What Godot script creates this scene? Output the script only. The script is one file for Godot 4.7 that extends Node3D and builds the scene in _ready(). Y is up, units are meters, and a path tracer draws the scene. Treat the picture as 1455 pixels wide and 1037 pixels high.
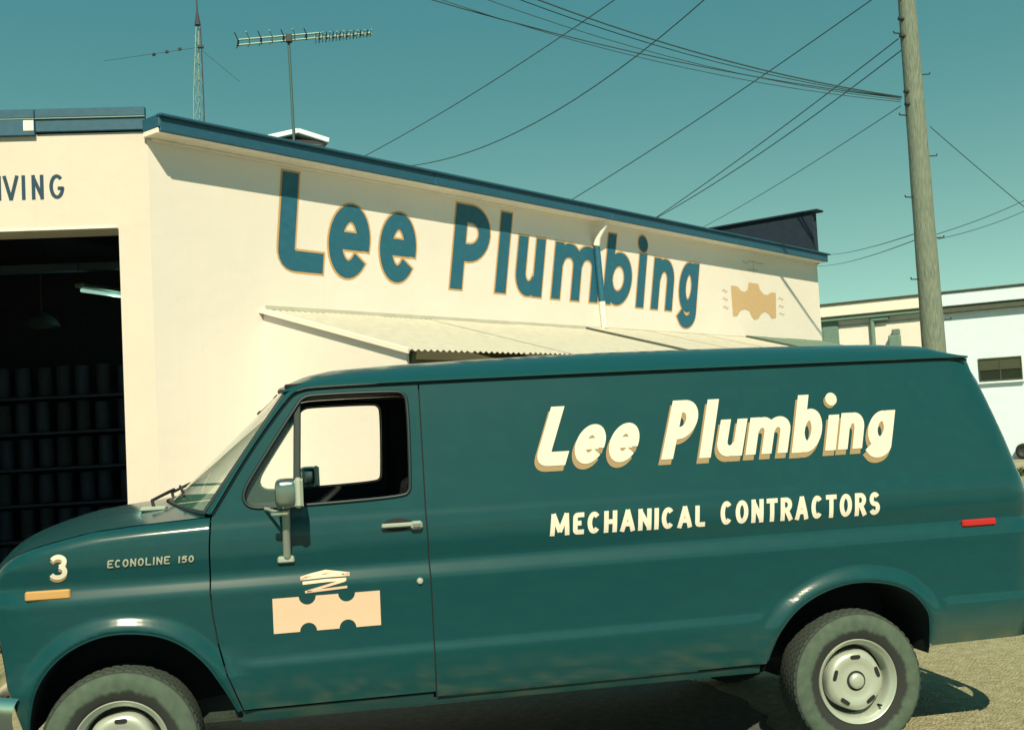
extends Node3D
# A green work van parked in front of a cream painted plumbing shop. Metres, y up; x runs along the van, z towards the viewer.

# ---------------------------------------------------------------- mesh helpers
class MB:
	var v := PackedVector3Array()
	var n := PackedVector3Array()
	var uv := PackedVector2Array()
	var col := PackedColorArray()
	func tri(a: Vector3, b: Vector3, c: Vector3, na: Vector3, nb: Vector3, nc: Vector3) -> void:
		var g := (b - a).cross(c - a)
		if g.length_squared() < 1e-16:
			return
		v.append(a); n.append(na); uv.append(Vector2(a.x + a.z, a.y))
		if g.dot(na + nb + nc) > 0.0:
			v.append(c); n.append(nc); uv.append(Vector2(c.x + c.z, c.y))
			v.append(b); n.append(nb); uv.append(Vector2(b.x + b.z, b.y))
		else:
			v.append(b); n.append(nb); uv.append(Vector2(b.x + b.z, b.y))
			v.append(c); n.append(nc); uv.append(Vector2(c.x + c.z, c.y))
	func quad(a: Vector3, b: Vector3, c: Vector3, d: Vector3, na: Vector3, nb: Vector3, nc: Vector3, nd: Vector3) -> void:
		tri(a, b, c, na, nb, nc)
		tri(a, c, d, na, nc, nd)
	func flat(a: Vector3, b: Vector3, c: Vector3, d: Vector3, out: Vector3) -> void:
		var g := (b - a).cross(d - a)
		if g.length_squared() < 1e-14:
			g = (c - a).cross(d - a)
		g = g.normalized()
		if g.dot(out) < 0.0:
			g = -g
		quad(a, b, c, d, g, g, g, g)
	func poly3(pts: Array, out: Vector3) -> void:   # convex fan
		for k in range(1, pts.size() - 1):
			tri(pts[0], pts[k], pts[k + 1], out, out, out)
	func mesh() -> ArrayMesh:
		var a := []
		a.resize(Mesh.ARRAY_MAX)
		a[Mesh.ARRAY_VERTEX] = v
		a[Mesh.ARRAY_NORMAL] = n
		a[Mesh.ARRAY_TEX_UV] = uv
		if col.size() == v.size() and col.size() > 0:
			a[Mesh.ARRAY_COLOR] = col
		var m := ArrayMesh.new()
		m.add_surface_from_arrays(Mesh.PRIMITIVE_TRIANGLES, a)
		return m
	# chamfered box: b = basis, c = centre, s = full size
	func box(c: Vector3, s: Vector3, ch := 0.004, b := Basis.IDENTITY) -> void:
		var h := s * 0.5
		ch = minf(ch, minf(h.x, minf(h.y, h.z)) * 0.6)
		var ax := [Vector3(1, 0, 0), Vector3(0, 1, 0), Vector3(0, 0, 1)]
		var i := h - Vector3(ch, ch, ch)
		for k in 3:
			var e: Vector3 = ax[k]
			var f: Vector3 = ax[(k + 1) % 3]
			var g: Vector3 = ax[(k + 2) % 3]
			for sg in [-1.0, 1.0]:
				var o: Vector3 = e * (h[k] * sg)
				var fu: Vector3 = f * i[(k + 1) % 3]
				var gu: Vector3 = g * i[(k + 2) % 3]
				flat(c + b * (o - fu - gu), c + b * (o + fu - gu), c + b * (o + fu + gu), c + b * (o - fu + gu), b * (e * sg))
			# edges running along e
			for s1 in [-1.0, 1.0]:
				for s2 in [-1.0, 1.0]:
					var p: Vector3 = f * (h[(k + 1) % 3] * s1) + g * (i[(k + 2) % 3] * s2)
					var q: Vector3 = f * (i[(k + 1) % 3] * s1) + g * (h[(k + 2) % 3] * s2)
					var l: Vector3 = e * i[k]
					flat(c + b * (p - l), c + b * (p + l), c + b * (q + l), c + b * (q - l), b * (f * s1 + g * s2))
		for sx in [-1.0, 1.0]:
			for sy in [-1.0, 1.0]:
				for sz in [-1.0, 1.0]:
					var w := Vector3(sx, sy, sz)
					var p0 := c + b * (w * Vector3(h.x, i.y, i.z))
					var p1 := c + b * (w * Vector3(i.x, h.y, i.z))
					var p2 := c + b * (w * Vector3(i.x, i.y, h.z))
					var nn := (b * w).normalized()
					tri(p0, p1, p2, nn, nn, nn)
	func tube(pts: Array, r: float, sides := 8, r2 := -1.0, caps := true) -> void:
		if r2 < 0.0:
			r2 = r
		var up := Vector3(0, 1, 0)
		var d0: Vector3 = (pts[1] - pts[0]).normalized()
		if absf(d0.dot(up)) > 0.95:
			up = Vector3(1, 0, 0)
		var prev := []
		var prevn := []
		for k in pts.size():
			var d: Vector3
			if k == 0:
				d = d0
			elif k == pts.size() - 1:
				d = (pts[k] - pts[k - 1]).normalized()
			else:
				d = ((pts[k] - pts[k - 1]).normalized() + (pts[k + 1] - pts[k]).normalized()).normalized()
			var sx := d.cross(up).normalized()
			var sy := sx.cross(d).normalized()
			up = sy
			var rr := lerpf(r, r2, float(k) / (pts.size() - 1))
			var ring := []
			var rn := []
			for j in sides:
				var a := TAU * j / sides
				var o := sx * cos(a) + sy * sin(a)
				rn.append(o)
				ring.append(pts[k] + o * rr)
			if k > 0:
				for j in sides:
					var q := (j + 1) % sides
					quad(prev[j], prev[q], ring[q], ring[j], prevn[j], prevn[q], rn[q], rn[j])
			if caps and (k == 0 or k == pts.size() - 1):
				var o2: Vector3 = -d if k == 0 else d
				for j in sides:
					tri(pts[k], ring[j], ring[(j + 1) % sides], o2, o2, o2)
			prev = ring
			prevn = rn
	# lathe round axis z of basis b; profile = [Vector2(radius, along)]
	func lathe(c: Vector3, b: Basis, prof: Array, segs := 48, rad = null) -> void:
		var m := prof.size()
		var sn := []
		for k in m - 1:
			var d: Vector2 = prof[k + 1] - prof[k]
			sn.append(Vector2(-d.y, d.x).normalized())
		# orientation: profile is given so that (-dy, dx) points outward when it runs from +z to -z at the outside
		for k in m - 1:
			var n0: Vector2 = sn[k]
			var n1: Vector2 = sn[k]
			if k > 0 and sn[k].dot(sn[k - 1]) > 0.6:
				n0 = (sn[k] + sn[k - 1]).normalized()
			if k < m - 2 and sn[k].dot(sn[k + 1]) > 0.6:
				n1 = (sn[k] + sn[k + 1]).normalized()
			for j in segs:
				var a0 := TAU * j / segs
				var a1 := TAU * (j + 1) / segs
				var P := []
				var N := []
				for q in [[k, a0, n0], [k, a1, n0], [k + 1, a1, n1], [k + 1, a0, n1]]:
					var rr: float = prof[q[0]].x
					if rad != null:
						rr = rad.call(q[0], q[1], rr)
					var nn: Vector2 = q[2]
					P.append(c + b * Vector3(cos(q[1]) * rr, sin(q[1]) * rr, prof[q[0]].y))
					N.append((b * Vector3(cos(q[1]) * nn.x, sin(q[1]) * nn.x, nn.y)).normalized())
				quad(P[0], P[1], P[2], P[3], N[0], N[1], N[2], N[3])
	# grid of a surface function f(u, v); normals point away from the point `from`
	func grid(f: Callable, nu: int, nv: int, from: Vector3, us := [], vs := []) -> void:
		var P := []
		for i in nu + 1:
			var row := []
			for j in nv + 1:
				var u: float = us[i] if us.size() else float(i) / nu
				var w: float = vs[j] if vs.size() else float(j) / nv
				row.append(f.call(u, w))
			P.append(row)
		var N := []
		for i in nu + 1:
			var row := []
			for j in nv + 1:
				var du: Vector3 = P[mini(i + 1, nu)][j] - P[maxi(i - 1, 0)][j]
				var dv: Vector3 = P[i][mini(j + 1, nv)] - P[i][maxi(j - 1, 0)]
				var g := du.cross(dv).normalized()
				if g.dot(P[i][j] - from) < 0.0:
					g = -g
				row.append(g)
			N.append(row)
		for i in nu:
			for j in nv:
				quad(P[i][j], P[i + 1][j], P[i + 1][j + 1], P[i][j + 1], N[i][j], N[i + 1][j], N[i + 1][j + 1], N[i][j + 1])
	# a plane sheet of polygons (2D) cut in cells and laid on a surface; surf(Vector2) -> Vector3
	func skin(polys: Array, holes: Array, xs: Array, ys: Array, surf: Callable, out: Vector3, lift := 0.0) -> void:
		for j in ys.size() - 1:
			for i in xs.size() - 1:
				var x0: float = xs[i]
				var x1: float = xs[i + 1]
				var y0: float = ys[j]
				var y1: float = ys[j + 1]
				var cell := PackedVector2Array([Vector2(x0, y0), Vector2(x1, y0), Vector2(x1, y1), Vector2(x0, y1)])
				var list := []
				for p in polys:
					for q in Geometry2D.intersect_polygons(p, cell):
						if not Geometry2D.is_polygon_clockwise(q):
							list.append(q)
				for h in holes:
					var nl := []
					for p in list:
						for q in Geometry2D.clip_polygons(p, h):
							if not Geometry2D.is_polygon_clockwise(q):
								nl.append(q)
					list = nl
				for p in list:
					var ix := Geometry2D.triangulate_polygon(p)
					if ix.is_empty():
						continue
					var P := []
					var N := []
					for q in p:
						var a: Vector3 = surf.call(q)
						var e := 0.004
						var dx: Vector3 = surf.call(q + Vector2(e, 0)) - surf.call(q - Vector2(e, 0))
						var dy: Vector3 = surf.call(q + Vector2(0, e)) - surf.call(q - Vector2(0, e))
						var g := dx.cross(dy).normalized()
						if g.dot(out) < 0.0:
							g = -g
						P.append(a + g * lift)
						N.append(g)
					for k in range(0, ix.size(), 3):
						tri(P[ix[k]], P[ix[k + 1]], P[ix[k + 2]], N[ix[k]], N[ix[k + 1]], N[ix[k + 2]])

var used := {}
func numbered(called: String) -> String:
	if not used.has(called):
		used[called] = 0
		return called
	used[called] += 1
	return "%s_%03d" % [called, used[called]]

func tag(o: Node, label: String, category: String, group := "") -> void:
	o.set_meta("label", label)
	o.set_meta("category", category)
	if group:
		o.set_meta("group", group)

func thing(called: String, label: String, category: String, at := Vector3.ZERO, group := "") -> Node3D:
	var o := Node3D.new()
	o.name = numbered(called)
	add_child(o)
	o.position = at
	tag(o, label, category, group)
	return o

func node(called: String, parent: Node, at := Vector3.ZERO) -> Node3D:
	var o := Node3D.new()
	o.name = called
	parent.add_child(o, true)
	o.position = at
	return o

func part(called: String, mb, m: Material, parent: Node) -> MeshInstance3D:
	var o := MeshInstance3D.new()
	o.name = called if parent != self else numbered(called)
	o.mesh = mb.mesh() if mb is MB else mb
	o.material_override = m
	parent.add_child(o, true)
	return o

func lin(r: float, g: float, b: float) -> Color:
	return Color(r, g, b).linear_to_srgb()

func noise_tex(freq: float, seed_: int, lo: Color, hi: Color, size := 512, octaves := 5, mid = null) -> NoiseTexture2D:
	var n := FastNoiseLite.new()
	n.seed = seed_
	n.frequency = freq
	n.fractal_octaves = octaves
	var t := NoiseTexture2D.new()
	t.width = size; t.height = size
	t.seamless = true
	t.noise = n
	var g := Gradient.new()
	g.set_color(0, lo); g.set_color(1, hi)
	if mid != null:
		g.add_point(0.5, mid)
	t.color_ramp = g
	return t

func noise_h(freq: float, seed_: int, size := 512, octaves := 5) -> NoiseTexture2D:
	return noise_tex(freq, seed_, Color.BLACK, Color.WHITE, size, octaves)

func mat(c: Color, rough := 0.6, metal := 0.0) -> StandardMaterial3D:
	var m := StandardMaterial3D.new()
	m.albedo_color = c
	m.roughness = rough
	m.metallic = metal
	return m

# colour given with a triplanar noise between two tones, and relief
func surf_mat(lo: Color, hi: Color, scale: Vector3, freq: float, seed_: int, rough := 0.85, relief := 0.0, rscale := 1.0) -> StandardMaterial3D:
	var m := StandardMaterial3D.new()
	m.albedo_texture = noise_tex(freq, seed_, lo, hi)
	m.uv1_triplanar = true
	m.uv1_world_triplanar = true
	m.uv1_scale = scale
	m.roughness = rough
	if relief > 0.0:
		m.heightmap_enabled = true
		m.heightmap_texture = noise_h(freq * rscale, seed_ + 7)
		m.heightmap_scale = relief
	return m

func wall_mat(base: Color, seed_: int) -> StandardMaterial3D:
	var n1 := FastNoiseLite.new()
	n1.seed = seed_; n1.frequency = 0.006; n1.fractal_octaves = 4
	var n2 := FastNoiseLite.new()
	n2.seed = seed_ + 1; n2.frequency = 0.03; n2.fractal_octaves = 3
	var n3 := FastNoiseLite.new()
	n3.seed = seed_ + 2; n3.frequency = 0.2
	var n4 := FastNoiseLite.new()
	n4.seed = seed_ + 3; n4.frequency = 0.012; n4.fractal_type = FastNoiseLite.FRACTAL_RIDGED; n4.fractal_octaves = 3
	var w := 768
	var im := Image.create(w, w, false, Image.FORMAT_RGB8)
	for y in w:
		for x in w:
			# mirrored lookup keeps the edges of the tile equal
			var u := absf(x - w * 0.5)
			var v := absf(y - w * 0.5)
			var k := 1.0 + 0.045 * n1.get_noise_2d(u, v) + 0.02 * n3.get_noise_2d(x, y)
			var st0 := n2.get_noise_2d(u * 3.0, v * 0.12)
			k -= 0.05 * maxf(0.0, st0 - 0.15)
			var cr := n4.get_noise_2d(u, v)
			if cr > 0.93:
				k -= 0.9 * (cr - 0.93)
			im.set_pixel(x, y, Color(base.r * k, base.g * (k + 0.004 * st0), base.b * (k - 0.012 * maxf(0.0, st0))).linear_to_srgb())
	var m := StandardMaterial3D.new()
	m.albedo_texture = ImageTexture.create_from_image(im)
	m.uv1_triplanar = true
	m.uv1_world_triplanar = true
	m.uv1_scale = Vector3(0.21, 0.21, 0.21)
	m.roughness = 0.9
	m.heightmap_enabled = true
	m.heightmap_texture = noise_h(0.05, seed_ + 7)
	m.heightmap_scale = 0.25
	return m

func table(pts: Array, x: float) -> float:
	if x <= pts[0].x:
		return pts[0].y
	for k in pts.size() - 1:
		if x <= pts[k + 1].x:
			return lerpf(pts[k].y, pts[k + 1].y, (x - pts[k].x) / (pts[k + 1].x - pts[k].x))
	return pts[-1].y

func span(a: float, b: float, step: float) -> Array:
	var n := maxi(1, int(ceil((b - a) / step)))
	var o := []
	for k in n + 1:
		o.append(lerpf(a, b, float(k) / n))
	return o

func V(a: Array) -> PackedVector2Array:      # [x, y, x, y ...]
	var o := PackedVector2Array()
	for k in range(0, a.size(), 2):
		o.append(Vector2(a[k], a[k + 1]))
	return o

func smooth_poly(p: PackedVector2Array, rounds := 2, closed := true) -> PackedVector2Array:   # corner cutting
	for r in rounds:
		var o := PackedVector2Array()
		var m := p.size()
		if not closed:
			o.append(p[0])
		for k in (m if closed else m - 1):
			var a := p[k]
			var b := p[(k + 1) % m]
			o.append(a.lerp(b, 0.25)); o.append(a.lerp(b, 0.75))
		if not closed:
			o.append(p[m - 1])
		p = o
	return p

# ---------------------------------------------------------------- lettering
func arc(c: Vector2, r: Vector2, a0: float, a1: float, steps := 14) -> Array:
	var o := []
	for k in steps + 1:
		var a := deg_to_rad(lerpf(a0, a1, float(k) / steps))
		o.append(c + Vector2(cos(a), sin(a)) * r)
	return o

func P2(a: Array) -> Array:
	return Array(V(a))

func glyph(ch: String) -> Array:      # centre lines in a unit box
	match ch:
		"L": return [P2([0, 1, 0, 0, 1, 0])]
		"P": return [P2([0, 0, 0, 1]), P2([0.02, 1, 0.4, 1]) + arc(Vector2(0.4, 0.71), Vector2(0.6, 0.29), 88, -88) + P2([0.4, 0.42, 0.05, 0.42])]
		"l", "I", "1": return [P2([0.5, 0, 0.5, 1])]
		"e": return [P2([0.04, 0.5, 0.92, 0.5]), arc(Vector2(0.5, 0.5), Vector2(0.5, 0.5), -12, 320, 30)]
		"u": return [P2([0, 1, 0, 0.4]) + arc(Vector2(0.47, 0.36), Vector2(0.47, 0.36), 180, 330), P2([1, 1, 1, 0])]
		"n": return [P2([0, 0, 0, 1]), arc(Vector2(0.52, 0.6), Vector2(0.48, 0.4), 165, 0) + P2([1, 0.5, 1, 0])]
		"m": return [P2([0, 0, 0, 1]), arc(Vector2(0.26, 0.66), Vector2(0.24, 0.34), 165, 0) + P2([0.5, 0.5, 0.5, 0]), arc(Vector2(0.76, 0.66), Vector2(0.24, 0.34), 165, 0) + P2([1, 0.5, 1, 0])]
		"b": return [P2([0, 0, 0, 1]), arc(Vector2(0.5, 0.345), Vector2(0.5, 0.345), 160, -160, 26)]
		"i": return [P2([0.5, 0, 0.5, 1])]
		"g": return [arc(Vector2(0.5, 0.5), Vector2(0.5, 0.5), 20, 340, 26), P2([1, 1, 1, -0.12]) + arc(Vector2(0.52, -0.18), Vector2(0.48, 0.23), 0, -150)]
		"M": return [P2([0, 0, 0.06, 1]), P2([0.1, 1, 0.5, 0.1]), P2([0.5, 0.1, 0.9, 1]), P2([0.94, 1, 1, 0])]
		"E": return [P2([1, 1, 0, 1, 0, 0, 1, 0]), P2([0.05, 0.52, 0.85, 0.52])]
		"C": return [arc(Vector2(0.5, 0.5), Vector2(0.5, 0.5), 48, 312, 24)]
		"G": return [arc(Vector2(0.5, 0.5), Vector2(0.5, 0.5), 48, 345, 24) + P2([1, 0.42, 0.6, 0.42])]
		"H": return [P2([0, 0, 0, 1]), P2([1, 0, 1, 1]), P2([0.05, 0.5, 0.95, 0.5])]
		"A": return [P2([0, 0, 0.46, 1]), P2([0.54, 1, 1, 0]), P2([0.2, 0.3, 0.8, 0.3])]
		"N": return [P2([0, 0, 0, 1]), P2([0.0, 0.97, 1, 0.03]), P2([1, 0, 1, 1])]
		"O", "0": return [arc(Vector2(0.5, 0.5), Vector2(0.5, 0.5), 0, 360, 32)]
		"T": return [P2([0, 1, 1, 1]), P2([0.5, 0, 0.5, 0.96])]
		"R": return [P2([0, 0, 0, 1]), P2([0.02, 1, 0.45, 1]) + arc(Vector2(0.45, 0.73), Vector2(0.5, 0.27), 88, -88) + P2([0.45, 0.46, 0.05, 0.46]), P2([0.5, 0.44, 1, 0])]
		"S": return [arc(Vector2(0.5, 0.74), Vector2(0.46, 0.26), 35, 250, 14) + P2([0.62, 0.47]) + arc(Vector2(0.5, 0.25), Vector2(0.5, 0.25), 65, -150, 14)]
		"V": return [P2([0, 1, 0.47, 0]), P2([0.53, 0, 1, 1])]
		"3": return [arc(Vector2(0.45, 0.75), Vector2(0.5, 0.25), 150, -70, 16), arc(Vector2(0.45, 0.27), Vector2(0.55, 0.27), 75, -150, 18)]
		"5": return [P2([0.95, 1, 0.1, 1, 0.05, 0.6]) + arc(Vector2(0.45, 0.33), Vector2(0.55, 0.33), 125, -150, 16)]
	return []

# a ribbon of width t along pts (2D), laid with put(Vector2, lift)
func ribbon(mb: MB, pts: Array, t: float, put: Callable, lift: float, out: Vector3, step := 0.03) -> void:
	var q := []
	for k in pts.size() - 1:
		var a: Vector2 = pts[k]
		var b: Vector2 = pts[k + 1]
		var m := maxi(1, int(ceil(a.distance_to(b) / step)))
		for i in m:
			q.append(a.lerp(b, float(i) / m))
	q.append(pts[-1])
	var pl: Vector3
	var pr: Vector3
	for k in q.size():
		var d0: Vector2 = (q[k] - q[maxi(k - 1, 0)]).normalized()
		var d1: Vector2 = (q[mini(k + 1, q.size() - 1)] - q[k]).normalized()
		if k == 0: d0 = d1
		if k == q.size() - 1: d1 = d0
		var d := (d0 + d1).normalized()
		var s := minf(1.0 / maxf(d.dot(d1), 0.35), 1.9)
		var nrm := Vector2(-d.y, d.x) * t * 0.5 * s
		var l: Vector3 = put.call(q[k] + nrm, lift)
		var r: Vector3 = put.call(q[k] - nrm, lift)
		if k > 0:
			mb.flat(pl, l, r, pr, out)
		pl = l
		pr = r

# one letter in the box bl (bottom left), w, h, sheared by k
func letter(mb: MB, ch: String, bl: Vector2, w: float, h: float, shear: float, t: float, grow: float, put: Callable, lift: float, out: Vector3, off := Vector2.ZERO, step := 0.03) -> void:
	var c := 0
	var lay := func(p: Vector2, l: float) -> Vector3: return put.call(Vector2(p.x + shear * (p.y - bl.y), p.y), l)
	for st in glyph(ch):
		var pts := []
		for g in st:
			var x: float = w * 0.5 if w <= t * 1.05 else t * 0.5 + g.x * (w - t)
			var y: float = t * 0.5 + g.y * (h - t)
			pts.append(Vector2(bl.x + x, bl.y + y) + off - Vector2(shear * off.y, 0))
		# butt the ends out to the box where a stroke ends on its top or foot
		var a: Vector2 = st[0]
		var b: Vector2 = st[-1]
		var d0: Vector2 = (pts[0] - pts[1]).normalized()
		var d1: Vector2 = (pts[-1] - pts[-2]).normalized()
		if a.distance_to(b) > 0.02:
			var e := t * 0.5 if (a.y < 0.02 or a.y > 0.98) else t * 0.12
			var f := t * 0.5 if (b.y < 0.02 or b.y > 0.98 or b.x > 0.98 and ch in "ELT") else t * 0.12
			pts[0] += d0 * (e + grow)
			pts[-1] += d1 * (f + grow)
		# round the corners so that a stroke never folds over itself
		var rd := []
		for k in pts.size():
			if k == 0 or k == pts.size() - 1:
				rd.append(pts[k]); continue
			var u: Vector2 = pts[k - 1] - pts[k]
			var v2: Vector2 = pts[k + 1] - pts[k]
			if u.normalized().dot(v2.normalized()) < -0.8:
				rd.append(pts[k]); continue
			var r := minf(t * 0.62 + grow, minf(u.length(), v2.length()) * 0.48)
			var a0: Vector2 = pts[k] + u.normalized() * r
			var a1: Vector2 = pts[k] + v2.normalized() * r
			for q in 7:
				var w0 := q / 6.0
				rd.append(a0.lerp(pts[k], w0).lerp(pts[k].lerp(a1, w0), w0))
		pts = rd
		ribbon(mb, pts, t + 2.0 * grow, lay, lift + c * 0.0004, out, step)
		c += 1

func disc(mb: MB, c: Vector2, r: Vector2, put: Callable, lift: float, out: Vector3) -> void:
	var p := []
	for k in 24:
		p.append(put.call(c + Vector2(cos(TAU * k / 24), sin(TAU * k / 24)) * r, lift))
	mb.poly3(p, out)

# ---------------------------------------------------------------- materials
var M := {}
func materials() -> void:
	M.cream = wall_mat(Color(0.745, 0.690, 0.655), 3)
	M.cream_front_dimmed = wall_mat(Color(0.615, 0.560, 0.515), 40)  # darker tone offsets the stronger sun on the front face
	M.cream_trim = surf_mat(lin(0.76, 0.71, 0.64), lin(0.84, 0.79, 0.71), Vector3(0.6, 0.6, 0.6), 0.02, 5, 0.7)
	M.blue = surf_mat(lin(0.010, 0.070, 0.13), lin(0.016, 0.100, 0.17), Vector3(0.8, 0.8, 0.8), 0.03, 8, 0.6)
	M.sign_blue = surf_mat(lin(0.008, 0.095, 0.165), lin(0.014, 0.125, 0.20), Vector3(1.0, 1.0, 1.0), 0.02, 12, 0.75)
	M.sign_tan = mat(lin(0.55, 0.33, 0.13), 0.8)
	M.logo_tan = surf_mat(lin(0.52, 0.35, 0.19), lin(0.6, 0.42, 0.24), Vector3(1, 1, 1), 0.03, 14, 0.85)
	M.roof = surf_mat(lin(0.05, 0.055, 0.05), lin(0.1, 0.1, 0.09), Vector3(0.5, 0.5, 0.5), 0.03, 20, 0.95)
	M.tar = surf_mat(lin(0.006, 0.016, 0.035), lin(0.012, 0.03, 0.055), Vector3(0.7, 0.7, 0.7), 0.02, 21, 0.9)
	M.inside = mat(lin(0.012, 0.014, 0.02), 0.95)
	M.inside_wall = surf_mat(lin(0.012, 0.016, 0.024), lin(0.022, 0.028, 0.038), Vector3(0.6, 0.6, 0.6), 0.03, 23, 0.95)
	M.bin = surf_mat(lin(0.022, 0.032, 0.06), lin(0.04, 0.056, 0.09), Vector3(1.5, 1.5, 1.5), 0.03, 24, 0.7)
	M.canopy = surf_mat(lin(0.42, 0.405, 0.35), lin(0.54, 0.52, 0.45), Vector3(0.4, 0.4, 0.4), 0.03, 31, 0.6)
	M.canopy_dark = surf_mat(lin(0.09, 0.16, 0.13), lin(0.16, 0.22, 0.18), Vector3(0.6, 0.6, 0.6), 0.03, 32, 0.8)
	M.timber = surf_mat(lin(0.12, 0.1, 0.06), lin(0.2, 0.17, 0.11), Vector3(2, 0.4, 2), 0.03, 33, 0.9)
	M.pole = surf_mat(lin(0.085, 0.12, 0.105), lin(0.27, 0.31, 0.25), Vector3(3.5, 0.28, 3.5), 0.03, 41, 0.95, 0.6, 1.0)
	M.steel = mat(lin(0.3, 0.32, 0.3), 0.45, 0.8)
	M.dark_steel = mat(lin(0.03, 0.035, 0.04), 0.6, 0.3)
	M.rust = mat(lin(0.05, 0.05, 0.065), 0.8, 0.2)
	M.wire = mat(lin(0.025, 0.06, 0.075), 0.7)
	M.alu = mat(lin(0.24, 0.34, 0.3), 0.5, 0.4)
	M.white_wall = surf_mat(lin(0.60, 0.72, 0.84), lin(0.68, 0.80, 0.92), Vector3(0.3, 0.3, 0.3), 0.02, 51, 0.9, 0.2, 4.0)
	M.grey_green = surf_mat(lin(0.1, 0.19, 0.17), lin(0.16, 0.25, 0.21), Vector3(0.6, 0.6, 0.6), 0.02, 52, 0.85)
	M.gutter = surf_mat(lin(0.05, 0.065, 0.05), lin(0.10, 0.115, 0.09), Vector3(1, 1, 1), 0.02, 53, 0.8)
	M.dark_glass = mat(lin(0.02, 0.03, 0.02), 0.15)
	# ground
	var g := StandardMaterial3D.new()
	g.albedo_texture = noise_tex(0.02, 61, lin(0.225, 0.207, 0.125), lin(0.39, 0.368, 0.235), 1024, 6)
	g.uv1_triplanar = true; g.uv1_world_triplanar = true; g.uv1_scale = Vector3(0.45, 0.45, 0.45)
	g.detail_enabled = true
	g.detail_albedo = noise_tex(0.008, 62, lin(0.5, 0.5, 0.5), lin(1, 1, 1), 512, 4)
	g.detail_blend_mode = BaseMaterial3D.BLEND_MODE_MUL
	g.roughness = 0.95
	g.heightmap_enabled = true
	g.heightmap_texture = noise_h(0.09, 63, 1024, 5)
	g.heightmap_scale = 1.6
	g.detail_enabled = false
	M.ground = g
	# van
	var p := mat(lin(0.004, 0.054, 0.065), 0.5)
	p.clearcoat_enabled = true; p.clearcoat = 0.65; p.clearcoat_roughness = 0.14
	p.metallic_specular = 0.25
	p.vertex_color_use_as_albedo = false
	p.heightmap_enabled = true
	p.heightmap_texture = noise_h(0.006, 74, 512, 2)
	p.heightmap_scale = 0.35
	p.uv1_triplanar = true; p.uv1_world_triplanar = true; p.uv1_scale = Vector3(0.5, 0.5, 0.5)
	M.paint = p
	var pd := p.duplicate()
	pd.albedo_color = Color.WHITE
	pd.vertex_color_use_as_albedo = true
	M.paint_dusty = pd
	M.van_inner = mat(lin(0.006, 0.012, 0.016), 0.9)
	M.rubber = mat(lin(0.008, 0.01, 0.012), 0.7)
	M.seal = mat(lin(0.006, 0.02, 0.024), 0.5)
	M.chrome = mat(lin(0.72, 0.78, 0.7), 0.16, 1.0)
	M.chrome_dull = mat(lin(0.55, 0.6, 0.53), 0.35, 0.6)
	M.silver = mat(lin(0.46, 0.51, 0.46), 0.36, 0.4)
	M.van_cream = mat(lin(0.68, 0.63, 0.55), 0.5)
	M.van_tan = mat(lin(0.30, 0.215, 0.11), 0.5)
	M.van_logo = mat(lin(0.70, 0.50, 0.37), 0.5)
	M.amber = mat(lin(0.5, 0.29, 0.11), 0.3)
	M.red = mat(lin(0.42, 0.02, 0.018), 0.3)
	M.seat = surf_mat(lin(0.01, 0.014, 0.018), lin(0.02, 0.026, 0.03), Vector3(3, 3, 3), 0.05, 71, 0.8)
	var gl := mat(Color(0.75, 0.95, 0.9, 0.07), 0.02)
	gl.transparency = BaseMaterial3D.TRANSPARENCY_ALPHA
	gl.metallic_specular = 0.5
	M.glass = gl
	var ws := mat(Color(0.55, 0.85, 0.75, 0.16), 0.02)
	ws.transparency = BaseMaterial3D.TRANSPARENCY_ALPHA
	M.windscreen = ws
	var ty := mat(Color.WHITE, 0.9)
	ty.vertex_color_use_as_albedo = true
	M.tyre = ty
	var tube := mat(lin(0.6, 0.75, 0.65), 0.5)
	tube.emission_enabled = true
	tube.emission = Color(0.75, 0.95, 0.85)
	tube.emission_energy_multiplier = 0.45
	M.tube = tube
	M.grass = mat(lin(0.06, 0.1, 0.03), 0.9)
	M.concrete = surf_mat(lin(0.3, 0.28, 0.22), lin(0.42, 0.4, 0.32), Vector3(0.6, 0.6, 0.6), 0.03, 81, 0.95)

# ---------------------------------------------------------------- shop geometry
const SA := 0.69813170            # side wall turns 40 degrees from the van's axis
var st := Vector3(cos(SA), 0, -sin(SA))     # along the side wall, going away
var sn := Vector3(sin(SA), 0, cos(SA))      # out of the side wall
const FA := -0.08726646
var ft := Vector3(cos(FA), 0, -sin(FA))     # along the front wall, to the right
var fn := Vector3(sin(FA), 0, cos(FA))
var cw := Vector3(-0.36847, 0, -3.82778)    # the corner of the two walls
func side(s: float, y: float, o := 0.0) -> Vector3:
	return cw + st * s + sn * o + Vector3(0, y, 0)
func front(d: float, y: float, o := 0.0) -> Vector3:
	return cw + ft * (d - 0.3158) + fn * o + Vector3(0, y, 0)

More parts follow.
